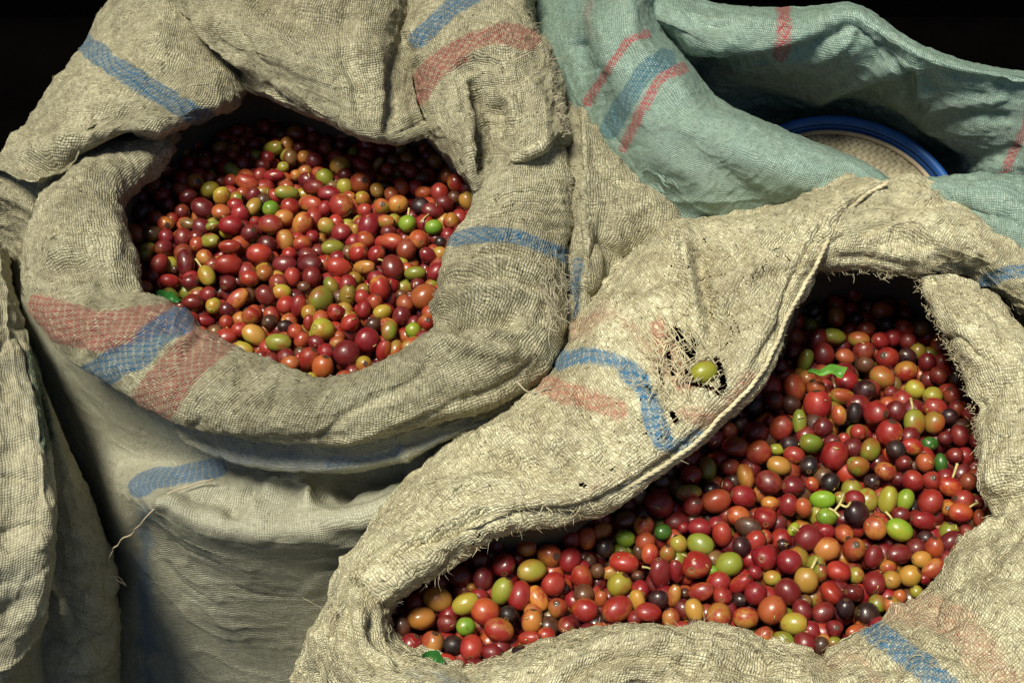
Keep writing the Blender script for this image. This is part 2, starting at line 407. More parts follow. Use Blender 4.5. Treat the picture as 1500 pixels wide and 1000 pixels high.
def body_shell(mb, pix, h, out=.02, drop=None, shift=(0, 0)):
    """the filled sack below its mouth: rings from under the rim down to the ground"""
    p = np.array(pix, float); P = W(p[:, 0], p[:, 1], h); c = P.mean(0); P = catmull(P, 90, True)
    rings = []
    for z, o in drop or ((Z0-.035, .0), (Z0-.07, .02), (Z0-.16, .045), (Z0-.3, .06), (.12, .05), (.03, .03), (.005, -.02)):
        q = P.copy(); dirv = q-c; dirv[:, 2] = 0; L = np.linalg.norm(dirv, axis=1)[:, None]
        q = q+dirv/L*(out+o); q[:, 2] = z; q[:, :2] += np.array(shift)*(Z0-z)/Z0
        rings.append(q)
    return np.array(rings)

# ================================================================== LEFT SACK
LS = empty("coffee_sack", W(440, 420, 0)*np.array([1, 1, 0]), "weathered tan woven sack at upper left, rim rolled into a thick ring with blue and faded red stripes, full of cherries", "sack", "open sacks of coffee cherries")
LS["label"] = "grey tan woven sack at upper left, thick rolled rim, blue and faded red stripes"
m = MB()
# near and right-hand roll
dy_l = [([(60, 455), (140, 478), (215, 470), (290, 462)], 26, 'r'), ([(55, 480), (150, 500), (215, 485)], 18, 'r'),
        ([(125, 560), (165, 535), (205, 515), (225, 492), (262, 470)], 24, 'b'),
        ([(205, 620), (240, 570), (280, 520), (325, 480)], 34, 'r.9'),
        ([(655, 352), (700, 345), (750, 346), (800, 362), (850, 385)], 13, 'b'),
        ([(500, 590), (540, 575)], 8, 'b.35')]
roll_st = [(268, 198, -2.5, 250, 180, -4, .8), (240, 232, -1.5, 195, 200, -5, 2.0), (205, 265, -1, 118, 240, -4.6, 3.0), (180, 298, -1, 66, 292, -3, 3.2),
           (190, 345, -1, 42, 378, -1.5, 3), (206, 398, -1, 42, 432, -2, 3), (220, 444, -1, 66, 485, -2, 2.9), (276, 470, -1, 128, 533, -2, 2.9),
           (350, 515, -1, 208, 590, -2, 2.8), (422, 547, -1, 305, 628, -2, 2.6), (490, 567, -1, 400, 645, -2, 2.4), (562, 545, -1, 520, 645, -2, 2.4),
           (610, 515, -1, 640, 616, -2, 2.7), (630, 492, -1, 735, 582, -2, 3.1), (637, 462, -1, 800, 540, -2, 3.3), (643, 425, -1, 826, 470, -2, 3.3),
           (655, 372, -1, 832, 398, -2, 3.1), (680, 330, -1, 836, 330, -2, 3.0), (693, 290, -1, 836, 255, -2, 3.0), (702, 262, -1.5, 825, 190, -2, 2.8), (700, 235, -3, 800, 130, -4, 2.0)]
_sr = random.Random(9); LSLIT = []
for _cx, _cy, _sx, _sy, _n in ((805, 415, 14, 20, 16), (765, 395, 26, 8, 8), (700, 470, 30, 22, 7), (790, 500, 20, 24, 6), (740, 300, 50, 12, 6), (300, 620, 160, 14, 8)):
    for _i in range(_n):
        _x, _y = _sr.gauss(_cx, _sx), _sr.gauss(_cy, _sy); _a = _sr.choice((1.35, -.2))+_sr.gauss(0, .25); _l = _sr.uniform(1.5, 5)
        LSLIT.append(([(_x-_l*math.cos(_a), _y-_l*math.sin(_a)), (_x+_l*math.cos(_a), _y+_l*math.sin(_a))], _sr.uniform(1.2, 2.1), 1.5))
fo_l = [([(636, 482), (672, 470), (715, 462), (765, 470)], 13, -1.7), ([(638, 455), (675, 440), (715, 430), (770, 440)], 7, .9), ([(652, 425), (690, 408), (740, 404), (800, 420)], 8, -.8), ([(650, 400), (690, 388), (740, 384), (800, 392)], 7, .5), ([(625, 505), (690, 502), (760, 510)], 16, .6), ([(780, 410), (800, 440), (790, 480)], 9, -.5),
        ([(60, 400), (110, 395), (160, 412)], 16, -.7), ([(60, 360), (120, 355), (180, 375)], 22, .5), ([(120, 455), (170, 440), (215, 448)], 14, -.5),
        ([(215, 470), (255, 480), (300, 478)], 9, -.5), ([(235, 505), (270, 500), (290, 480)], 10, .45), ([(120, 520), (190, 490), (240, 470)], 10, .3),
        ([(700, 288), (760, 280), (825, 286)], 4.5, -.5), ([(700, 302), (760, 294), (825, 302)], 4.5, -.55), ([(698, 316), (760, 308), (828, 318)], 4.5, -.5), ([(692, 329), (760, 324), (830, 336)], 4.5, -.45),
        ([(760, 560), (700, 590), (640, 600)], 10, .25), ([(670, 390), (740, 372), (810, 395)], 8, -.5), ([(660, 405), (720, 388), (800, 408)], 6, .4),
        ([(348, 600), (352, 525)], 6, -.3), ([(395, 610), (412, 550)], 5, -.3), ([(250, 560), (285, 500), (300, 480)], 7, -.35), ([(470, 640), (520, 600), (600, 560), (640, 520)], 8, -.35), ([(480, 660), (560, 625), (660, 590)], 7, .3), ([(560, 640), (640, 600), (740, 560), (790, 500)], 6, -.35), ([(640, 480), (700, 500), (780, 500)], 7, -.5), ([(650, 500), (720, 520), (790, 520)], 8, .35), ([(60, 330), (110, 340), (170, 330)], 9, -.4), ([(45, 430), (120, 430), (200, 420)], 9, -.35), ([(300, 640), (400, 646), (520, 640)], 6, -.25), ([(720, 350), (770, 352), (830, 372)], 4, -.3), ([(690, 370), (750, 362), (820, 380)], 5, .3), ([(110, 300), (130, 350), (120, 400)], 26, -.35)]
ho_l = [*LSLIT, ([(800, 395), (815, 430), (800, 470)], 22, .22), ([(740, 560), (780, 575)], 12, .15), ([(690, 300), (810, 305)], 12, .16), ([(700, 385), (810, 405)], 14, .18)]
rows = roll(roll_st)
sheet_from_rows(m, rows, folds=fo_l, dyes=dy_l, holes=ho_l, wr=1.0, seed=10,
                dirt=[([(60, 400), (110, 392), (170, 415)], 18, .7), ([(650, 440), (760, 440)], 20, .5), ([(640, 610), (800, 540)], 20, .45)])  # shade of the creases, right hollow and lower edge painted in
# band on the upper left with the bright blue stripe
cloth(m, [[(-30, 300, -8), (45, 200, -8), (105, 110, -8), (150, 30, -8), (200, -90, -8)],
          [(-2, 252, -2), (58, 152, -1.5), (126, 62, -1), (168, -5, 0), (222, -90, 0)],
          [(35, 262, 1.0), (100, 185, 2.5), (170, 98, 3), (215, 40, 3), (250, -90, 3)],
          [(98, 250, 1.4), (165, 195, 2.6), (232, 140, 3), (268, 75, 2.6), (272, -90, 2.5)],
          [(178, 208, 1.0), (222, 190, 1.2), (285, 168, 1.5), (325, 115, 1.6), (300, -90, 1)],
          [(215, 200, -1.5), (252, 187, -1.6), (305, 168, -1.5), (362, 132, -1), (350, -60, 0)],
          [(215, 205, -5), (252, 180, -5), (305, 150, -5), (362, 120, -4), (370, -40, -3)]],
      dyes=[([(112, 55), (160, 92), (210, 125), (250, 150), (300, 175)], 17, 'b')],
      folds=[([(22, 245), (60, 240), (105, 232), (150, 222), (200, 200)], 13, -2.3), ([(70, 205), (120, 202), (180, 192), (250, 178)], 10, .6), ([(175, 55), (200, 75), (240, 110)], 7, .3), ([(165, 70), (195, 90), (230, 120)], 6, -.25), ([(190, 40), (260, 100), (330, 140)], 20, .3), ([(60, 190), (120, 190), (200, 170)], 22, -.4)],
      seed=21, wr=1.1, dirt=[([(90, 235), (180, 215)], 16, .8), ([(270, 135), (340, 140)], 22, .6), ([(0, 250), (60, 270)], 20, .5)])  # shade of the crevice and right-hand crease painted into the colour
# outer side left of the roll
cloth(m, [[(-60, 225, -3), (0, 240, -3), (60, 262, -2.5), (115, 262, -2.5)],
          [(-60, 260, -4), (-2, 268, -3.5), (50, 290, -3.2), (110, 300, -3.5)],
          [(-60, 330, -8), (4, 325, -6.5), (45, 345, -5), (110, 380, -5)],
          [(-60, 420, -14), (16, 385, -10), (45, 440, -8), (110, 470, -8)],
          [(-40, 560, -20), (22, 480, -14), (50, 520, -12), (110, 560, -12)]], seed=25, wr=1.3, folds=[([(0, 280), (40, 300), (60, 330)], 10, .6)], dirt=[([(0, 300), (40, 350)], 40, .8)])  # darker over the side below the band
# back drape that hangs over the fruit
cloth(m, [[(215, -160, 5), (350, -170, 6), (450, -170, 6), (560, -160, 6), (640, -150, 4)],
          [(240, -40, 5), (350, -60, 7), (450, -60, 7), (555, -40, 6), (612, -20, 3)],
          [(252, 20, 2), (345, 25, 6), (450, 45, 6.5), (548, 50, 5), (590, 50, 2)],
          [(290, 70, 1), (365, 80, 4.2), (455, 110, 4.8), (540, 130, 3.6), (598, 110, 1)],
          [(340, 112, 0), (385, 125, 2.6), (465, 160, 3.0), (545, 190, 2.2), (612, 165, .5)],
          [(362, 131, -1), (400, 146, .6), (475, 182, .8), (560, 209, .3), (640, 195, -1)],
          [(362, 118, -3), (400, 130, -3), (475, 160, -3), (560, 185, -3), (640, 175, -3)],
          [(362, 90, -4), (400, 100, -4), (475, 120, -4), (560, 145, -4), (640, 140, -4)]],
      folds=[([(345, 70), (400, 120), (470, 160), (540, 185)], 12, .25), ([(580, 60), (572, 120), (566, 200)], 8, -.7), ([(548, 60), (555, 130), (560, 190)], 10, .4), ([(360, -30), (440, 30), (530, 20)], 26, -1.3), ([(300, 20), (380, 80), (470, 110)], 16, .5), ([(500, 60), (520, 120), (530, 180)], 10, -.3), ([(268, 30), (304, 76), (352, 116)], 9, -1.6), ([(285, 20), (325, 65), (370, 105)], 9, .6), ([(600, 60), (610, 130), (635, 185)], 14, .3)],
      seed=31, wr=1.1, step=.0018, dyes=[([(600, -60), (606, 20)], 7, 'r.8'), ([(590, 90), (600, 60)], 6, 'b.6')], dirt=[([(350, -20), (440, 20), (540, 0)], 55, .9), ([(440, 150), (560, 190)], 22, .5), ([(590, 80), (610, 180)], 24, .8)])  # shade of the top hollow and the folds painted into the colour
# right lobe with frayed hem, red and blue stripes, and a pinched pocket
cloth(m, [[(580, -120, -2), (572, 30, -3), (590, 100, -4), (620, 180, -5), (665, 240, -6), (690, 285, -6), (692, 295, -6)],
          [(605, -120, 3), (588, 45, 1.5), (603, 95, 1.2), (632, 170, .6), (662, 228, 0), (698, 286, -.5), (700, 300, -3)],
          [(650, -120, 5), (632, 20, 4.5), (645, 85, 3.8), (662, 150, 3), (684, 208, 2.4), (702, 272, .6), (706, 290, -2.5)],
          [(690, -120, 5.5), (680, 10, 5.3), (690, 75, 4.6), (698, 130, 2.9), (706, 196, 1.0), (715, 252, .5), (722, 276, -2.5)],
          [(735, -120, 5.5), (728, 10, 5.3), (742, 75, 4.6), (756, 135, 3.6), (762, 186, 2.8), (760, 226, 2.3), (766, 252, -2)],
          [(770, -120, 4), (765, 25, 4), (796, 80, 3.4), (815, 150, 2.6), (822, 170, 2.4), (828, 198, 1.6), (832, 226, -2.5)],
          [(785, -120, -1), (782, 40, -2), (808, 90, -2), (830, 160, -2), (838, 175, -3), (840, 200, -3), (842, 230, -4)]],
      dyes=[([(612, 58), (650, 20), (700, -14)], 15, 'b'), ([(605, 140), (625, 105), (670, 72), (730, 50), (775, 58)], 16, 'r'), ([(615, 150), (640, 110), (680, 85)], 9, 'r')],
      folds=[([(692, 128), (697, 165), (702, 205), (706, 250)], 7, -1.6), ([(682, 130), (686, 180), (692, 235)], 7, .6), ([(716, 150), (735, 190), (722, 240)], 13, -.9), ([(735, 135), (752, 160), (738, 200), (712, 250)], 7, .8),
             ([(708, 262), (750, 235), (800, 210)], 6, .5), ([(712, 250), (760, 218), (800, 200)], 5, -.45), ([(660, 100), (720, 75), (780, 80)], 7, .35), ([(650, 115), (700, 100), (760, 100)], 8, -.3), ([(600, 60), (640, 45), (700, 30)], 16, .25), ([(790, 100), (815, 160), (820, 230)], 10, -.35)],
      holes=[([(734, 103), (737, 108)], 3.4, 1.2), ([(780, 60), (800, 90), (818, 150)], 9, .35)], seed=41, wr=1.3, dirt=[([(700, 150), (725, 230)], 20, .7), ([(612, 70), (625, 150)], 15, .5)])  # pocket and left crease darkened with painted shade
tagm = m.mesh("rolled_rim")
RIM = link("rolled_rim", tagm, M_left, LS)
sol = RIM.modifiers.new("thickness", 'SOLIDIFY'); sol.thickness = .0012; sol.offset = -1

m = MB()
# outer skirt on the right of the roll
cloth(m, [[(790, 70, -2.5), (818, 150, -2.5), (820, 250, -2), (826, 350, -2.5), (830, 430, -2.5), (835, 500, -3), (800, 570, -4)],
          [(806, 78, -1), (842, 150, -.5), (858, 230, .3), (862, 320, .2), (862, 400, -.6), (850, 484, -2), (806, 572, -4)],
          [(818, 85, -2), (885, 180, -1.4), (925, 250, -1.2), (935, 320, -1.5), (905, 400, -3), (865, 490, -4.5), (815, 590, -7)],
          [(822, 88, -4), (905, 192, -3), (960, 262, -2.6), (996, 322, -3.2), (940, 430, -7), (880, 520, -8), (830, 620, -11)],
          [(822, 80, -9), (905, 200, -9), (965, 280, -9), (1010, 350, -9), (950, 470, -12), (890, 560, -13), (840, 660, -15)]],
      dyes=[([(846, 385), (842, 430), (846, 475)], 9, 'b')],
      folds=[([(838, 130), (846, 200), (840, 270), (846, 340), (838, 410)], 7, -.8), ([(850, 160), (858, 240), (852, 300), (860, 360), (848, 450)], 7, .5), ([(840, 178), (900, 182)], 5, -.4), ([(845, 290), (880, 300)], 5, -.5), ([(900, 280), (890, 340), (905, 400)], 15, -.5), ([(930, 250), (960, 310)], 14, .3), ([(852, 330), (880, 370), (868, 430)], 12, .4)],
      seed=51, wr=1.2, dirt=[([(905, 285), (900, 330)], 26, .35), ([(845, 200), (845, 330)], 10, .4)])  # first mark paints the roll's cast shadow; second darkens the fold line
cloth(m, [[(800, 420, -2.5), (770, 500, -3), (715, 575, -3.5), (690, 620, -3.5)], [(846, 440, -2.2), (822, 520, -3.2), (775, 578, -3.6), (720, 610, -4)], [(852, 488, -3.6), (834, 530, -4.6), (780, 592, -5), (725, 622, -5.5)], [(850, 500, -8), (834, 540, -8), (780, 604, -8), (725, 630, -8)]],
      seed=55, wr=.8, folds=[([(838, 470), (800, 540)], 8, .25)])
SKIRT = link("outer_fold", m.mesh("outer_fold"), M_left, LS)
m = MB()
# bluish cuff showing under the roll, ending in a lip on the right
cloth(m, [[(240, 590, -4), (400, 625, -4.5), (560, 630, -4), (700, 590, -4), (800, 530, -3.5)], [(262, 640, -5.6), (330, 660, -5.8), (400, 668, -5.8), (470, 672, -5.6), (560, 662, -5), (650, 628, -4.4), (720, 604, -4.2), (790, 575, -4)],
          [(285, 657, -6.4), (330, 676, -6.8), (400, 686, -6.8), (470, 688, -6.6), (585, 672, -5.6), (662, 640, -5.0), (728, 618, -4.8), (792, 592, -4.6)], [(300, 650, -9), (400, 672, -9.6), (470, 672, -9.6), (570, 655, -9), (655, 632, -8.5), (724, 612, -8), (790, 592, -7.5)]],
      dyes=[([(300, 665), (400, 675), (500, 676), (590, 655), (700, 615), (790, 585)], 16, 'b.45'), ([(480, 678), (560, 668), (590, 655)], 9, 'b.8')], seed=61, wr=.7, dirt=[([(260, 650), (420, 670)], 20, .6)])  # roll's shade painted on the left end
link("hanging_cuff", m.mesh("hanging_cuff"), M_body, LS)
m = MB()
cloth(m, [[(30, 430, -6), (110, 520, -7), (200, 590, -8), (300, 625, -8), (400, 640, -8), (500, 645, -8), (590, 635, -8), (680, 605, -7), (780, 560, -6), (860, 490, -6)],
          [(40, 520, -13), (120, 610, -14.5), (205, 665, -13.6), (300, 680, -11.4), (400, 684, -9.6), (500, 690, -9.2), (590, 668, -8), (660, 636, -6.8), (740, 600, -8), (840, 560, -8)],
          [(55, 610, -19), (130, 690, -19), (212, 712, -10.6), (300, 715, -9.6), (400, 712, -10), (480, 728, -10), (570, 704, -8.4), (655, 656, -7.4), (710, 640, -11), (820, 610, -12)],
          [(70, 690, -25), (140, 760, -24), (224, 742, -10), (300, 768, -9.2), (400, 778, -8.8), (490, 770, -8.8), (580, 742, -7.6), (664, 664, -6.6), (690, 690, -14), (790, 670, -16)],
          [(80, 760, -30), (150, 830, -29), (232, 790, -16.6), (305, 812, -13.8), (400, 820, -12.8), (490, 815, -12.6), (580, 790, -11), (655, 720, -9.4), (680, 740, -17), (780, 730, -20)],
          [(90, 850, -31), (160, 900, -31), (235, 880, -25.6), (310, 890, -22), (400, 890, -20.6), (480, 885, -19.8), (555, 850, -17), (620, 800, -14.4), (670, 800, -21), (770, 800, -25)],
          [(100, 1000, -40), (165, 1000, -39), (235, 1000, -37.5), (310, 1000, -34.5), (400, 1000, -32.5), (470, 1000, -31.5), (530, 960, -28), (590, 900, -23.5), (650, 880, -27), (760, 900, -32)],
          [(110, 1160, -50), (165, 1160, -50), (235, 1160, -49), (310, 1160, -49), (400, 1160, -48), (470, 1160, -48), (530, 1100, -44), (590, 1050, -40), (650, 1000, -38), (760, 1000, -40)]],
      dyes=[([(205, 712), (222, 702), (255, 696), (318, 686)], 18, 'b'), ([(215, 745), (212, 850), (218, 1000), (222, 1100)], 16, 'b.75'), ([(470, 700), (510, 692)], 12, 'b.35')],  # last faint blue is the pocket's cool skylight, painted like a dye
      folds=[([(225, 742), (262, 725), (310, 705)], 9, .5), ([(240, 712), (330, 728), (400, 716)], 14, -.6), ([(436, 686), (452, 715), (448, 752)], 12, 1.3), ([(590, 680), (520, 696), (484, 722)], 18, -2.4), ([(455, 755), (500, 762), (570, 742), (640, 696)], 14, .9), ([(660, 640), (655, 665), (640, 690)], 10, .7), ([(360, 745), (392, 712), (430, 690)], 10, .9), ([(330, 735), (350, 745), (380, 705)], 12, -.6),
             ([(430, 770), (520, 800), (600, 770)], 10, .2), ([(300, 800), (420, 830), (520, 840)], 14, -.2), ([(450, 850), (500, 900)], 30, .3)],
      seed=71, wr=.35, thread=.0016, step=.002, dirt=[([(110, 600), (200, 640)], 60, .6), ([(420, 790), (560, 770)], 9, .6)])  # shade under the roll painted at left; darker line below the bulge
link("sack_body", m.mesh("sack_body"), M_body, LS)
# loose thread hanging from the blue corner
m = MB()
def strand(m, pix, r, jit=.0, taper=.0, n=40, seg=5):
    p = np.array(pix, float); P = catmull(W(p[:, 0], p[:, 1], p[:, 2]), n)
    if jit: P = P+jit*np.stack([vnoise(P*90+i*11, 5+i) for i in range(3)], -1)
    tube(m, P, r, seg, taper)
strand(m, [(312, 700, -8.9), (280, 712, -9.0), (245, 727, -9.6), (224, 746, -9.8), (205, 768, -11.5), (180, 792, -14), (163, 808, -16), (160, 825, -18), (164, 844, -20), (172, 851, -20.4), (180, 856, -21)], .0006, .002)
strand(m, [(164, 844, -20), (174, 846, -20.3), (184, 858, -21)], .0004, .001)
link("loose_thread", m.mesh("loose_thread"), M_twine, LS)

LS_SHEETS = [i for i in range(len(SHEETS)-2)]; _n0 = len(SHEETS)
# ================================================================== RIGHT SACK
_sr = random.Random(3); SLITS = []
for _cx, _cy, _sx, _sy, _n in ((1045, 400, 30, 30, 16), (965, 585, 26, 20, 14), (1070, 470, 22, 26, 12), (690, 790, 40, 16, 12), (880, 690, 50, 20, 8), (1120, 390, 30, 22, 8), (950, 640, 20, 12, 5)):
    for _i in range(_n):
        _x, _y = _sr.gauss(_cx, _sx), _sr.gauss(_cy, _sy); _a = _sr.choice((1.05, -.5))+_sr.gauss(0, .2); _l = _sr.uniform(2, 6)
        SLITS.append(([(_x-_l*math.cos(_a), _y-_l*math.sin(_a)), (_x+_l*math.cos(_a), _y+_l*math.sin(_a))], _sr.uniform(1.3, 2.3), 1.5))
RS = empty("coffee_sack", W(1000, 700, 0)*np.array([1, 1, 0]), "pale frayed sack at lower right with a torn, folded flap, full of cherries", "sack", "open sacks of coffee cherries")
m = MB()
hem = [(575, 885, -2), (650, 832, -1.2), (735, 778, -.6), (830, 755, 0), (900, 730, .5), (1000, 664, 1), (1060, 606, 1.5), (1115, 550, 2), (1152, 470, 2.5), (1196, 393, 3), (1242, 312, 3.8), (1300, 270, 4.2)]
flap_dirt_shade = [([(1030, 380), (1070, 440), (1055, 530)], 40, .85), ([(1030, 430), (1080, 500), (1110, 420)], 36, .6), ([(870, 690), (800, 700), (760, 720)], 18, .5), ([(640, 740), (700, 700), (800, 650)], 26, .4), ([(640, 820), (760, 770)], 14, .5), ([(900, 690), (1000, 620)], 20, .25)]  # first two marks paint shade on the plane right of the ridge
cloth(m, [[(554, 900, -7)]+[(p[0]-8, p[1]-10, p[2]-2.5) for p in hem],
          [(560, 906, -5)]+[(p[0], p[1]+1, p[2]-.7) for p in hem],
          [(543, 897, -4), (560, 865, -.8), (640, 812, .3), (722, 762, .7), (822, 742, 1.1), (888, 716, 1.5), (985, 650, 2), (1043, 594, 2.4), (1098, 540, 2.8), (1135, 465, 3.2), (1178, 388, 3.8), (1225, 310, 4.6), (1292, 267, 4.8)],
          [(518, 878, -4), (535, 838, -.6), (612, 786, .4), (705, 740, 1), (806, 722, 1.3), (868, 690, 1.8), (955, 625, 2.3), (1010, 570, 2.6), (1065, 515, 3), (1100, 445, 3.4), (1145, 372, 3.9), (1200, 302, 4.5), (1280, 263, 4.6)],
          [(503, 880, -5), (515, 848, -2.4), (575, 786, -.8), (675, 700, .8), (770, 660, 1.5), (838, 630, 2), (905, 575, 2.4), (955, 525, 2.6), (1012, 470, 3), (1045, 410, 3.5), (1095, 362, 3.9), (1168, 305, 4.2), (1265, 262, 4.2)],
          [(493, 884, -7), (500, 852, -5), (540, 800, -4), (640, 690, -1.5), (720, 638, 0), (785, 588, .6), (842, 530, 1), (880, 462, 1.4), (930, 400, 2), (985, 338, 2.4), (1050, 325, 2.8), (1135, 312, 3.2), (1255, 264, 3.2)],
          [(486, 880, -10), (490, 845, -9), (530, 790, -8), (625, 680, -6), (700, 620, -5), (765, 575, -5), (822, 505, -4), (862, 440, -4), (915, 375, -3), (978, 330, -2.4), (1045, 318, -2), (1135, 305, -2), (1250, 262, -2)]],
      dyes=[([(820, 528), (870, 522), (915, 535), (940, 560), (955, 610), (972, 645)], 15, 'b'), ([(918, 545), (945, 575), (955, 600)], 16, 'b'), ([(978, 650), (1000, 655), (1022, 640)], 10, 'b.8'), ([(850, 480), (900, 460), (960, 520), (1000, 560)], 22, 'r.5'),
            ([(800, 565), (850, 580), (905, 600)], 17, 'r.8'), ([(965, 480), (980, 520), (1000, 560)], 16, 'r.9'), ([(1000, 600), (1040, 615), (1070, 590), (1100, 555)], 9, 'r.7'), ([(870, 712), (930, 690), (990, 660)], 6, 'r.4')],
      folds=[([(1024, 372), (1032, 430), (1050, 490)], 15, -1.0), ([(1000, 335), (1008, 400), (1024, 470)], 11, .8), ([(1205, 330), (1165, 400), (1140, 470), (1100, 545)], 6, -.45), ([(1290, 275), (1230, 325), (1195, 385)], 6, .5),
             ([(530, 832), (610, 795), (690, 762), (722, 755)], 6, -.7), ([(600, 790), (680, 752), (730, 742), (830, 735)], 6, .35), ([(738, 752), (800, 745), (870, 730), (960, 680), (1030, 625)], 4, -.35), ([(735, 768), (830, 754), (900, 728), (1000, 662), (1060, 606), (1115, 550), (1152, 470), (1196, 393)], 5, .3),
             ([(640, 700), (720, 672), (800, 690)], 12, -.7), ([(700, 650), (760, 640), (830, 655)], 12, .6), ([(840, 560), (880, 620), (900, 680)], 14, -.5), ([(760, 620), (800, 600), (850, 590)], 12, .5), ([(600, 760), (660, 720), (720, 700)], 9, .4), ([(800, 660), (850, 690), (900, 680)], 11, -.3), ([(1060, 395), (1110, 365), (1170, 350)], 8, -.4), ([(1060, 420), (1110, 400), (1160, 390)], 8, .35), ([(930, 570), (960, 600), (970, 650)], 9, .4),
             ([(1030, 545), (1034, 547)], 22, -.9), ([(1000, 560), (1020, 575), (1050, 570)], 8, .4), ([(880, 440), (930, 420), (990, 400)], 14, -.3), ([(1010, 520), (1060, 480), (1080, 430)], 12, -.4)],
      holes=[([(985, 606), (991, 618)], 4.6, 2.4), ([(851, 709), (856, 711)], 3.8, 2.2), ([(992, 486), (1003, 515), (1012, 548)], 10, 2.1), ([(1018, 500), (1014, 530)], 6, 1.9), ([(978, 515), (986, 548)], 5, 1.8), ([(965, 540), (970, 560)], 4, 1.7), ([(1050, 528), (1060, 562), (1052, 575)], 7, 2.0), ([(1012, 562), (1044, 568)], 5, 1.8), ([(940, 545), (955, 600), (970, 640)], 16, .6), ([(880, 470), (930, 500), (980, 560)], 30, .35), ([(800, 560), (860, 590), (900, 600)], 22, .3), ([(972, 508), (985, 535), (1000, 552)], 12, .6), *SLITS, ([(1005, 480), (1040, 500), (1070, 450), (1060, 430)], 20, .42),
             ([(930, 560), (965, 590)], 8, .35), ([(660, 790), (740, 760)], 12, .25), ([(1070, 400), (1130, 370)], 18, .25), ([(1030, 570), (1045, 590)], 8, .4), ([(640, 830), (700, 790)], 10, .25)],
      seed=81, wr=1.35, thread=.0020, dirt=flap_dirt_shade)
link("folded_flap", m.mesh("folded_flap"), M_right, RS)
m = MB()
cloth(m, [[(1260, 290, -1), (1345, 280, -1), (1400, 300, -2), (1450, 345, -3), (1540, 395, -4)],
          [(1285, 268, 4.2), (1345, 268, 3.8), (1412, 302, 3.2), (1462, 348, 2.6), (1550, 395, 2)],
          [(1248, 300, 4.4), (1320, 296, 4.8), (1392, 325, 4.5), (1442, 366, 3.9), (1545, 420, 3)],
          [(1215, 345, 3.9), (1300, 335, 3.8), (1375, 360, 3.9), (1430, 388, 3.1), (1545, 450, 2.6)],
          [(1200, 380, 2.8), (1285, 372, 3.2), (1360, 388, 2.8), (1432, 403, 1.8), (1545, 480, 1.6)],
          [(1197, 396, 1), (1275, 399, 1.2), (1345, 406, 1), (1432, 412, .4), (1545, 500, 0)],
          [(1200, 385, -3), (1275, 388, -3), (1345, 392, -3), (1432, 395, -3), (1545, 470, -3)],
          [(1190, 425, -7.5), (1270, 425, -8), (1350, 430, -8), (1440, 440, -8), (1545, 520, -8)], [(1190, 480, -13), (1270, 485, -14), (1350, 490, -14), (1450, 500, -14), (1545, 590, -14)]],
      dyes=[([(1445, 412), (1480, 400), (1540, 395)], 13, 'b')],
      folds=[([(1300, 288), (1340, 300), (1390, 296)], 9, -.6), ([(1255, 335), (1310, 325), (1350, 345)], 12, .4), ([(1300, 355), (1370, 360)], 10, -.35), ([(1440, 372), (1432, 402)], 9, -.6), ([(1210, 375), (1290, 385), (1350, 395)], 7, -.3), ([(1330, 275), (1345, 310), (1380, 330)], 12, .3)],
      seed=91, wr=1.4, dirt=[([(1200, 385), (1280, 392), (1340, 400)], 12, .8), ([(1360, 395), (1440, 405)], 12, .8), ([(1280, 300), (1330, 300)], 12, .4)])  # darker along the lower edge and one top crease
# right-hand flap hanging into the mouth
cloth(m, [[(1372, 405, -4), (1405, 465, -4), (1445, 545, -5), (1465, 640, -5), (1472, 700, -5), (1492, 762, -5)],
          [(1342, 407, .6), (1366, 465, .2), (1410, 545, -.4), (1430, 628, -.9), (1438, 690, -1.4), (1466, 755, -2)],
          [(1362, 400, 2), (1386, 458, 2), (1430, 535, 1.6), (1448, 620, 1), (1456, 688, .4), (1478, 750, -1)],
          [(1400, 402, 2.3), (1430, 455, 3), (1468, 530, 2.8), (1484, 620, 2.2), (1492, 690, 1.4), (1505, 745, -.4)],
          [(1450, 420, 1.6), (1480, 460, 2.8), (1520, 530, 3), (1535, 620, 2.6), (1540, 690, 1.6), (1550, 740, -.4)],
          [(1540, 500, .5), (1580, 540, 1.6), (1610, 600, 2), (1620, 660, 2), (1620, 700, 1.4), (1620, 740, -1)],
          [(1640, 480, -3), (1680, 540, -3), (1710, 600, -3), (1720, 660, -3), (1720, 700, -3.5), (1720, 740, -4)], [(1700, 520, -14), (1740, 600, -14), (1780, 680, -14), (1790, 740, -14), (1790, 780, -14), (1790, 820, -14)]],
      folds=[([(1420, 600), (1460, 590), (1520, 600)], 26, -.5), ([(1450, 720), (1480, 670), (1530, 660)], 16, .5), ([(1340, 410), (1400, 415), (1480, 470)], 10, -.7), ([(1400, 480), (1440, 520), (1500, 520)], 18, .3)],
      seed=95, wr=1.2, dirt=[([(1440, 720), (1480, 740)], 20, .8), ([(1345, 415), (1370, 470), (1400, 530)], 8, .7), ([(1450, 600), (1500, 640)], 40, .5), ([(1400, 415), (1490, 460)], 14, .7)])  # darker along the inner edge, the top crease and the hollow
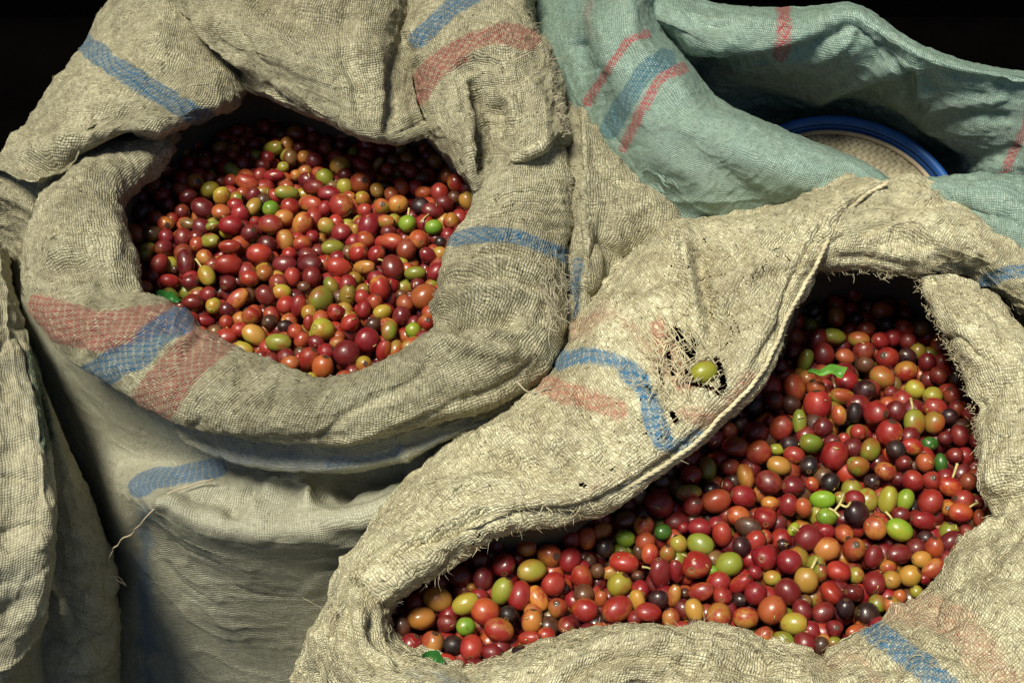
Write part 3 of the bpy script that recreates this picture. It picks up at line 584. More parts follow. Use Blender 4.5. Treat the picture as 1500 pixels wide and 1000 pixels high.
# lower right, brightly lit
cloth(m, [[(1520, 725, -4), (1450, 775, -4), (1380, 845, -4), (1316, 890, -4.4), (1262, 925, -4.6), (1190, 970, -5)],
          [(1512, 738, .4), (1436, 786, -.4), (1364, 860, -1), (1303, 903, -1.5), (1252, 938, -1.8), (1182, 984, -2.2)],
          [(1530, 755, 2.2), (1456, 805, 1.6), (1384, 878, 1), (1323, 922, .6), (1270, 955, .2), (1200, 1002, -.2)],
          [(1570, 790, 3.8), (1500, 850, 3.4), (1430, 920, 3), (1370, 965, 2.4), (1310, 1000, 1.8), (1240, 1050, 1.2)],
          [(1640, 850, 4), (1570, 920, 4), (1500, 1000, 3.8), (1440, 1050, 3), (1380, 1090, 2.2), (1300, 1140, 1.2)],
          [(1750, 1000, 0), (1680, 1080, 0), (1600, 1150, 0), (1540, 1200, -1), (1480, 1240, -2), (1400, 1290, -3)]],
      dyes=[([(1270, 915), (1305, 940), (1350, 975), (1390, 1010)], 20, 'b'), ([(1300, 890), (1380, 905), (1430, 940), (1490, 1010)], 30, 'r.55'), ([(1200, 990), (1250, 960), (1290, 1000)], 12, 'r.4')],
      folds=[([(1370, 870), (1420, 850), (1500, 790)], 10, -.25), ([(1330, 930), (1400, 960), (1450, 1000)], 9, -.4), ([(1400, 900), (1450, 930), (1500, 940)], 12, .3), ([(1440, 830), (1480, 850), (1520, 845)], 9, -.3), ([(1460, 760), (1490, 790), (1530, 800)], 10, -.3), ([(1480, 980), (1440, 1000)], 7, -.4)],
      seed=101, wr=1.5)
# near rim, crumpled
cloth(m, [[(1225, 985, -5), (1110, 935, -5), (1045, 915, -5), (990, 912, -5), (935, 912, -5), (860, 920, -5), (770, 945, -5), (705, 965, -5), (625, 962, -5), (575, 940, -5), (565, 905, -5), (575, 888, -5), (600, 865, -6)],
          [(1215, 992, -2), (1100, 952, -1.6), (1040, 931, -1.4), (990, 926, -1.2), (935, 924, -1.2), (860, 934, -1.4), (770, 962, -1.8), (700, 984, -2), (618, 980, -2), (562, 946, -2), (552, 905, -2), (560, 884, -2.4), (590, 850, -4)],
          [(1230, 1010, 0), (1105, 970, .3), (1040, 948, .5), (988, 942, .5), (932, 942, .5), (866, 952, .3), (785, 980, 0), (700, 1002, -.6), (600, 1000, -.6), (540, 960, -.7), (530, 905, -.8), (540, 872, -1.4), (575, 825, -4)],
          [(1240, 1050, .5), (1110, 1010, .8), (1040, 985, 1), (988, 975, .6), (930, 972, .3), (875, 985, .4), (800, 1015, .5), (700, 1035, 0), (580, 1020, -.4), (515, 970, -1), (508, 900, -1.2), (518, 860, -2), (555, 805, -5)],
          [(1240, 1100, -.5), (1110, 1070, 0), (1040, 1040, .6), (980, 1020, -.3), (925, 1010, -.8), (880, 1030, 0), (800, 1060, .2), (690, 1080, -1), (560, 1050, -2), (495, 985, -3), (490, 905, -3), (500, 858, -4), (535, 800, -7)],
          [(1240, 1200, -6), (1110, 1170, -5), (1040, 1150, -4), (980, 1130, -4), (925, 1120, -4), (880, 1140, -4), (800, 1170, -4), (680, 1180, -6), (540, 1100, -8), (482, 1000, -8), (484, 910, -8), (494, 850, -8), (530, 795, -10)]],
      dyes=[([(600, 985), (640, 988), (665, 1000)], 16, 'b.7')],
      folds=[([(740, 1000), (800, 975), (870, 950), (950, 950)], 6, -.6), ([(760, 990), (850, 955), (930, 940), (1000, 945)], 7, .3), ([(820, 1000), (880, 968), (960, 965), (1030, 990)], 8, -.6), ([(540, 900), (545, 940), (590, 985)], 7, -.5), ([(508, 880), (516, 930), (560, 990)], 9, -.5), ([(525, 890), (530, 940), (575, 985)], 7, .4),
             ([(960, 985), (1000, 960), (1060, 970)], 6, .35), ([(1080, 970), (1140, 990), (1180, 1010)], 8, -.3)],
      holes=[([(520, 900), (535, 940)], 12, .25), ([(960, 990), (1040, 980)], 10, .3), ([(1040, 955), (1100, 975)], 10, .2)],
      seed=111, wr=1.5, dirt=[([(900, 975), (1000, 985)], 12, .8), ([(510, 940), (540, 990)], 12, .5)])  # darker in two creases
RRIM = link("crumpled_rim", m.mesh("crumpled_rim"), M_right, RS)
m = MB()
cloth(m, [[(520, 850, -5), (498, 880, -5), (496, 920, -5), (510, 970, -5), (560, 1040, -6), (700, 1120, -8)],
          [(510, 852, -6), (486, 884, -7), (482, 930, -7), (494, 985, -8), (540, 1070, -10), (690, 1160, -12)],
          [(502, 860, -9), (474, 910, -11), (462, 950, -12), (466, 1010, -14), (500, 1120, -16), (660, 1220, -20)],
          [(498, 880, -14), (455, 945, -18), (442, 985, -20), (446, 1040, -22), (470, 1160, -26), (640, 1260, -32)],
          [(505, 900, -22), (455, 965, -28), (440, 1010, -30), (444, 1060, -34), (470, 1180, -42), (640, 1260, -48)]],
      seed=121, wr=1.6, folds=[([(500, 900), (485, 950), (490, 1000)], 10, -.5), ([(470, 920), (460, 980)], 10, .4)], dirt=[([(490, 960), (500, 1000)], 16, .7)])  # darker in the crease
link("sack_body", m.mesh("sack_body"), M_right, RS)

RS_SHEETS = list(range(_n0, len(SHEETS)-1)); _n0 = len(SHEETS)
# ================================================================== GREEN SACK
GS = empty("green_sack", W(1150, 150, 0)*np.array([1, 1, 0]), "sea green plastic woven sack behind, with crimson and dark teal stripes, holding a blue-rimmed basket", "sack")
m = MB()
cloth(m, [[(985, -70, 1), (985, 30, 1), (1020, 100, 1), (1060, 150, 1), (1150, 190, 0), (1240, 228, -1), (1335, 285, -2)],
          [(955, -70, 8), (948, 30, 6.5), (1004, 108, 5), (1040, 158, 4), (1130, 192, 3.6), (1232, 232, 2.8), (1312, 274, 2)],
          [(925, -70, 9), (925, 40, 7.5), (972, 118, 5.8), (1020, 172, 4.8), (1110, 206, 4.4), (1215, 246, 3.6), (1305, 282, 2.2)],
          [(890, -70, 8), (890, 60, 6.2), (930, 150, 4.6), (990, 205, 3.8), (1080, 245, 3), (1190, 276, 2.4), (1300, 298, 1)],
          [(850, -70, 4), (848, 70, 2.4), (890, 170, 1.2), (950, 240, .6), (1040, 290, -.4), (1160, 310, -.6), (1290, 320, -1)],
          [(790, -60, -1), (790, 80, -2), (830, 190, -3.5), (900, 280, -4.5), (990, 345, -5), (1120, 352, -5), (1280, 360, -5)],
          [(740, -60, -8), (740, 80, -8), (790, 210, -9), (870, 320, -10), (970, 380, -10), (1110, 390, -10), (1270, 400, -10)]],
      dyes=[([(945, 52), (922, 60), (895, 95), (862, 150)], 9, 'r'), ([(975, 85), (945, 105), (915, 150), (893, 190)], 17, 'b'), ([(1000, 100), (965, 118), (938, 165), (912, 218)], 9, 'r'), ([(868, -40), (862, 20), (866, 50)], 6, 'r.4'), ([(775, 70), (850, 60)], 10, 'b.5'),
            ([(955, 240), (975, 262), (1000, 300)], 8, 'b.5')],
      folds=[([(1040, 160), (1130, 192), (1230, 232), (1305, 268)], 8, .25), ([(940, 205), (1000, 250), (1060, 300)], 22, .5), ([(985, 200), (1050, 250), (1120, 300)], 18, -.5), ([(1080, 215), (1160, 260), (1240, 285)], 16, .3), ([(870, 20), (880, 60), (900, 110)], 14, .4), ([(850, 60), (862, 110)], 12, -.5), ([(925, 0), (930, 60), (965, 100)], 10, .4)],
      seed=131, wr=.6, thread=.0017, step=.002)
NEAR = link("near_fold", m.mesh("near_fold"), M_green, GS)
m = MB()
cloth(m, [[(880, -50, -3), (950, -20, -3), (1020, 0, -3), (1100, 8, -3), (1180, 10, -3), (1255, 8, -3), (1330, 55, -3), (1410, 88, -3), (1500, 104, -3), (1600, 110, -3)],
          [(890, -46, 4.5), (955, -8, 4.5), (1020, 8, 4.6), (1100, 17, 4.6), (1180, 20, 4.6), (1256, 17, 4.6), (1332, 66, 4), (1408, 96, 3.4), (1500, 112, 3.4), (1600, 118, 3.4)],
          [(900, -20, 5), (965, 20, 5.2), (1030, 36, 5.4), (1110, 45, 5.2), (1190, 46, 4.8), (1262, 44, 4.2), (1335, 88, 3.2), (1410, 112, 2.8), (1500, 128, 2.8), (1600, 134, 2.8)],
          [(930, 20, 4), (1000, 58, 4), (1060, 76, 3.6), (1130, 82, 3), (1200, 82, 2.4), (1270, 86, 2), (1338, 118, 1), (1410, 138, 1), (1500, 156, 1.4), (1600, 160, 1.4)],
          [(960, 70, .2), (1020, 98, -.6), (1080, 112, -1.4), (1150, 118, -2), (1215, 122, -2.4), (1280, 132, -2.6), (1340, 155, -2.8), (1410, 170, -1), (1500, 186, -.4), (1600, 190, 0)],
          [(980, 110, -3.6), (1040, 140, -5), (1100, 150, -6.4), (1165, 158, -7.6), (1235, 162, -8.2), (1300, 178, -8.4), (1350, 200, -8), (1420, 215, -4.6), (1500, 224, -2.6), (1600, 230, -2)],
          [(1000, 170, -7), (1060, 180, -7.4), (1120, 185, -10.6), (1185, 190, -12), (1250, 195, -12.6), (1320, 212, -12.6), (1380, 240, -11.5), (1440, 255, -6), (1510, 262, -5), (1600, 270, -5)],
          [(1010, 240, -14), (1070, 250, -15), (1130, 262, -16), (1195, 275, -17), (1260, 285, -17), (1330, 290, -16), (1395, 295, -13), (1455, 300, -10), (1520, 300, -9), (1600, 305, -9)]],
      dyes=[([(1148, 10), (1148, 50), (1144, 80)], 12, 'r'), ([(1008, 118), (1020, 130)], 12, 'r.5'), ([(1510, 155), (1500, 190), (1475, 245), (1462, 270)], 9, 'r'), ([(1530, 240), (1500, 262)], 12, 'b.5')],
      folds=[([(985, 108), (1060, 96), (1130, 84), (1190, 66), (1250, 30)], 13, -.8), ([(980, 70), (1060, 76), (1140, 68), (1210, 45), (1256, 22)], 12, .5), ([(1180, 150), (1240, 120), (1320, 96), (1370, 96)], 12, .7), ([(1200, 175), (1260, 145), (1330, 125)], 13, -.5), ([(1336, 102), (1332, 135), (1345, 165)], 8, -.9), ([(1350, 96), (1346, 130), (1365, 150)], 8, .6),
             ([(1350, 165), (1410, 150), (1480, 152)], 10, .4), ([(1355, 182), (1410, 170), (1490, 175)], 8, -.4), ([(1256, 20), (1240, 60), (1180, 100)], 8, .3), ([(1260, 30), (1310, 75), (1350, 95)], 8, .4), ([(1280, 60), (1330, 92), (1360, 110)], 9, -.4), ([(1300, 200), (1380, 190), (1450, 200)], 14, .4), ([(1380, 225), (1430, 235), (1500, 215)], 12, -.5)],
      seed=141, wr=1.0, thread=.0018, step=.0022)
link("far_fold", m.mesh("far_fold"), M_green, GS)
m = MB()
cloth(m, [[(1290, 282, -2), (1380, 272, -2), (1460, 270, -2), (1600, 270, -2)],
          [(1310, 272, 2.4), (1390, 264, 3.6), (1460, 261, 4), (1600, 262, 4)],
          [(1330, 284, 3), (1400, 282, 4.4), (1470, 284, 5), (1600, 290, 5)],
          [(1350, 310, 2), (1415, 315, 3.8), (1480, 325, 4.6), (1600, 335, 4.8)],
          [(1380, 350, -1), (1440, 365, 1), (1500, 385, 2.4), (1600, 400, 3)],
          [(1400, 400, -5), (1460, 420, -4), (1520, 450, -3), (1600, 470, -2)]], seed=151, wr=1, thread=.0017, step=.002,
      folds=[([(1380, 290), (1440, 310), (1500, 320)], 14, -.3), ([(1350, 280), (1430, 285), (1500, 295)], 9, .25)])
link("side_fold", m.mesh("side_fold"), M_green, GS)

G_SHEETS = list(range(_n0, len(SHEETS)))
# ================================================================== EDGE SACK
ES = empty("woven_sack", W(0, 700, -10)*np.array([1, 1, 0]), "dusty tan woven sack cut off by the left edge, with a dark green stripe", "sack")
m = MB()
cloth(m, [[(-140, 330, -2), (-150, 520, -3), (-160, 700, -5), (-160, 880, -10), (-200, 1080, -20)],
          [(-60, 335, -2), (-50, 500, -3), (-50, 680, -5), (-60, 860, -9.5), (-110, 1060, -18)],
          [(-18, 350, -4), (0, 500, -4.6), (15, 680, -6.5), (5, 860, -11), (-50, 1040, -19)],
          [(4, 362, -6), (38, 510, -6), (66, 680, -7.2), (58, 860, -12), (-8, 1020, -19)],
          [(8, 366, -8), (47, 520, -8), (79, 700, -9.5), (68, 880, -15), (0, 1030, -22)],
          [(0, 390, -12), (34, 540, -12), (62, 700, -14), (50, 880, -20), (-20, 1030, -27)]],
      dyes=[([(-30, 880), (10, 860), (40, 850)], 30, 'b.22'), ([(-20, 545), (20, 535), (40, 560), (62, 640)], 14, 'b.3'), ([(46, 520), (58, 580), (70, 650)], 10, 'g')],
      folds=[([(-20, 470), (20, 475), (45, 480)], 5, -.3), ([(0, 780), (40, 770), (75, 775)], 7, -.3), ([(0, 830), (40, 800), (70, 790)], 14, .4), ([(-10, 680), (40, 650), (70, 655)], 12, -.3), ([(0, 900), (50, 870)], 12, -.4), ([(10, 600), (40, 610)], 6, -.2)], seed=161, wr=1.1, thread=.0019,
      dirt=[([(0, 470), (45, 480)], 8, .7)])  # darker along the crease
cloth(m, [[(-30, 440, -12), (0, 560, -14), (20, 760, -18), (20, 900, -26), (0, 1080, -38)],
          [(20, 445, -10), (50, 560, -11), (88, 720, -14.5), (100, 880, -22), (90, 1080, -34)],
          [(34, 470, -10), (68, 590, -11.5), (120, 730, -16), (148, 870, -22.5), (140, 1080, -36)],
          [(38, 490, -12), (76, 610, -14), (136, 740, -18.5), (172, 860, -25), (168, 1080, -40)],
          [(30, 510, -16), (60, 620, -19), (120, 750, -24), (158, 870, -31), (156, 1080, -45)]],
      dyes=[([(40, 500), (58, 570), (74, 640)], 9, 'g')],
      folds=[([(70, 830), (120, 840), (170, 820)], 8, -.3), ([(60, 930), (110, 950), (160, 935)], 9, -.5), ([(60, 960), (110, 975), (160, 965)], 9, .4), ([(90, 780), (150, 790)], 6, .2)], seed=165, wr=1.0, thread=.0019)
link("sack_side", m.mesh("sack_side"), M_edge, ES)

# bodies of the sacks under their mouths
lm = [(250, 180), (360, 120), (480, 150), (620, 170), (700, 270), (690, 400), (650, 520), (490, 590), (320, 520), (190, 440), (170, 300)]
rm = [(600, 850), (720, 755), (900, 730), (1060, 606), (1150, 470), (1200, 390), (1340, 400), (1430, 600), (1450, 780), (1360, 860), (1180, 985), (1000, 940), (860, 950), (700, 985), (560, 940)]
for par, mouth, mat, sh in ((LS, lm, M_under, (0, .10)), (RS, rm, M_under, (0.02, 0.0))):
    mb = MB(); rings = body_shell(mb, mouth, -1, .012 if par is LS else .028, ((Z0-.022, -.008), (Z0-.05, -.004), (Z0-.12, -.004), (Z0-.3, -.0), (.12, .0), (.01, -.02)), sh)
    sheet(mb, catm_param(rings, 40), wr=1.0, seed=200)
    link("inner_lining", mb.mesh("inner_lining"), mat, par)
for par, ctr, rad in ((GS, W(1200, 300, -5), (.22, .17)), (ES, W(-160, 700, -12), (.10, .22))):
    th = np.linspace(0, 2*math.pi, 60); rings = []
    for z, f in ((ctr[2]-.03, .8), (ctr[2]-.08, .93), (ctr[2]-.18, 1.0), (.15, 1.02), (.04, .95), (.005, .8)):
        rings.append(np.stack([ctr[0]+rad[0]*f*np.cos(th), ctr[1]+rad[1]*f*np.sin(th)+(.06 if par is GS else 0), np.full(60, z)], -1))
    mb = MB(); sheet(mb, catm_param(np.array(rings), 40), wr=2, seed=210)
    link("sack_body", mb.mesh("sack_body"), M_green if par is GS else M_edge, par)

# ================================================================== BASKET in the green sack
BC = W(1235, 310, -9)
BK = empty("basket", BC, "round tan woven basket with a bright blue plastic rim inside the green sack", "basket")
def lathe(prof, seg=120, c=(0, 0, 0)):
    th = np.arange(seg)*2*math.pi/seg; V = []; F = []
    for r, z in prof: V += [(c[0]+r*math.cos(t), c[1]+r*math.sin(t), c[2]+z) for t in th]
    for i in range(len(prof)-1):
        for j in range(seg):
            k = (j+1) % seg; F.append((i*seg+j, i*seg+k, (i+1)*seg+k, (i+1)*seg+j))
    return np.array(V), F
mb = MB()
a = np.linspace(0, 2*math.pi, 15)[:-1]
prof = [(.0988+.0042*math.cos(t), .0050*math.sin(t)) for t in a]; prof.append(prof[0])
V, F = lathe(prof, 160, BC); mb.add(V, F)
prof = [(.094, -.001), (.0915, -.012), (.094, -.02), (.0975, -.012)]
V, F = lathe(prof, 160, BC); mb.add(V, F)
link("plastic_rim", mb.mesh("plastic_rim"), M_bluep, BK)
mb = MB(); prof = [(.0905+.0020*math.cos(t), -.006+.0022*math.sin(t)) for t in a]; prof.append(prof[0]); V, F = lathe(prof, 140, BC); mb.add(V, F)
link("cane_hoop", mb.mesh("cane_hoop"), M_caneh, BK)
mb = MB()   # woven floor: strips in two directions, over and under
p = .0042; rad = .0895
for dirn in (0, 1):
    for i in range(-21, 22):
        o = i*p; L = math.sqrt(max(rad*rad-o*o, 0))
        if L < .01: continue
        n = int(2*L/(p/2)); t = np.linspace(-L, L, max(n, 4))
        z = .0006*np.cos(np.pi*(t/p)+math.pi*(i+dirn))+.0002*np.sin(t*300+i)
        bow = -.010*(1-(t*t+o*o)/rad**2)
        wv = p*.44; pts = []
        cr, sr = math.cos(.5), math.sin(.5)
        for s_ in (-1, 1):
            a_, b_ = (t, np.full_like(t, o+s_*wv)) if dirn == 0 else (np.full_like(t, o+s_*wv), t)
            pts.append(np.stack([BC[0]+a_*cr-b_*sr, BC[1]+a_*sr+b_*cr, BC[2]-.008+z+bow], -1))
        n = len(t); V = np.concatenate(pts); F = [(k, k+1, n+k+1, n+k) for k in range(n-1)]
        mb.add(V, F)
wv = link("woven_base", mb.mesh("woven_base"), M_cane, BK); tag(wv, kind="stuff")
mb = MB(); V, F = lathe([(.001, -.03), (.078, -.03), (.089, -.012)], 80, BC); mb.add(V, F); link("basket_bottom", mb.mesh("basket_bottom"), M_cane, BK)
BK.rotation_euler = (R(11), 0, 0)
# ================================================================== COFFEE CHERRIES
# x y w h angle colour : where each fruit lies in its heap (photograph pixels), its size and tilt
LEFT = """400 218 34 22 10 Y;375 229 20 20 0 G;383 243 26 20 0 D;341 228 18 18 0 O;317 236 24 20 0 D;341 251 30 20 -40 G;362 268 36 24 -28 O;286 268 26 26 0 A;308 262 22 20 0 G;325 287 26 26 0 Y;347 290 20 20 0 G;372 303 30 22 60 G;397 306 24 24 0 L;420 283 36 22 0 G;386 282 24 20 0 O;415 245 18 16 0 G;400 258 34 18 0 R;244 275 24 18 0 B;330 178 20 24 0 G;353 178 24 24 0 R;358 210 20 20 0 R;382 178 18 18 0 B;332 212 16 16 0 B;300 230 22 20 0 D;262 260 18 18 0 G;413 198 18 18 0 B;
539 213 36 32 -80 R;498 243 30 28 0 A;530 243 30 22 -50 R;553 241 26 13 55 O;528 269 34 32 20 O;563 273 30 18 10 P;594 247 24 20 0 R;567 249 20 20 0 R;618 262 26 20 30 B;620 283 26 20 0 R;616 302 28 24 0 P;634 309 34 24 -10 D;583 299 30 26 0 A;560 303 24 24 0 O;511 287 22 14 -15 A;500 301 38 34 -30 R;482 284 34 24 0 R;456 299 34 22 -8 O;460 275 34 24 0 D;467 254 24 20 0 O;440 217 20 20 0 D;478 208 22 20 0 D;500 212 18 18 0 D;517 225 20 16 90 G;600 226 20 20 0 D;490 272 24 14 0 B;433 257 16 16 0 A;432 305 16 20 0 R;443 328 36 30 70 R;478 331 24 24 0 A;500 341 30 26 0 R;540 332 40 32 80 R;534 308 24 20 0 R;565 325 28 20 0 O;597 328 26 26 0 L;635 333 26 22 0 L;661 324 24 24 0 R;656 345 22 22 0 R;574 354 36 24 -5 O;613 351 28 28 0 O;645 355 18 18 0 P;488 357 28 18 15 B;458 347 20 20 0 R;520 338 22 14 90 A;
242 328 26 24 -20 A;297 305 36 28 -35 D;267 310 22 22 0 D;245 300 22 20 0 D;324 311 28 22 0 O;338 330 36 28 0 R;366 342 26 26 0 D;397 329 36 30 -10 O;311 331 22 14 20 G;308 353 32 22 0 G;287 348 24 22 0 D;276 328 28 16 -10 B;418 352 32 26 -75 A;337 361 34 22 0 O;335 388 42 32 0 R;380 372 38 30 -8 R;300 377 26 22 -40 O;240 364 26 26 0 D;233 388 34 26 60 R;272 385 42 26 -80 D;303 404 34 24 -55 Y;248 412 30 24 0 R;279 413 26 24 0 D;334 415 26 24 0 D;366 408 28 24 0 R;388 400 26 24 0 O;413 428 28 24 0 Y;390 433 32 28 -40 D;348 438 38 24 45 A;313 448 24 24 0 Y;283 443 32 28 0 D;417 387 36 26 0 D;213 375 20 20 0 G;235 445 24 24 0 R;256 395 10 12 0 B;425 303 28 26 0 R;374 325 16 16 0 R;
453 387 40 28 -5 D;497 392 38 30 -15 R;443 357 28 24 0 R;487 363 34 24 10 G;525 370 30 28 0 R;534 391 36 20 0 A;577 357 28 24 0 O;560 355 24 20 0 R;603 357 28 24 0 O;627 374 28 22 -30 D;575 392 40 32 -80 D;608 400 32 20 0 G;640 398 32 26 45 R;557 422 38 32 -80 R;485 418 28 20 -50 G;469 438 40 34 55 G;510 433 34 24 80 G;532 425 22 20 0 G;588 432 18 16 0 B;622 435 42 38 40 O;646 425 20 24 0 O;492 457 28 26 0 R;533 453 28 22 90 R;560 457 28 22 20 Y;513 473 28 24 40 R;588 462 28 26 90 D;547 475 24 22 0 B;570 485 30 22 80 G;605 484 24 24 0 L;473 483 36 34 -20 Y;452 473 26 16 80 R;442 498 26 22 60 O;625 472 24 24 0 R;537 498 38 34 0 R;437 448 34 22 75 R;445 420 20 16 0 B;520 408 22 20 0 G;496 494 20 20 0 O;
368 463 28 26 0 R;395 471 24 22 0 B;332 473 24 22 0 O;332 494 32 26 0 R;300 470 30 18 -10 R;372 491 38 28 -42 A;408 502 40 27 0 G;357 511 30 20 -20 Y;383 522 18 18 0 D;425 532 28 24 0 O;403 542 18 18 0 D;433 556 22 20 0 D;418 478 24 20 0 P;262 453 12 12 0 A;232 444 20 18 0 R;
452 525 36 30 55 O;473 537 36 32 70 O;508 518 40 40 0 D;494 503 24 22 0 O;562 513 34 22 75 R;580 511 28 20 80 O;604 507 36 26 25 G;533 533 26 24 0 Y;507 555 32 27 -10 O;483 563 24 24 0 L;455 555 20 20 0 Y;552 541 18 16 0 R;575 527 20 18 0 O;438 528 24 14 90 R;437 560 16 16 0 D;470 577 26 20 0 D;520 575 20 20 0 R;460 450 20 20 0 D;545 392 10 10 0 B"""
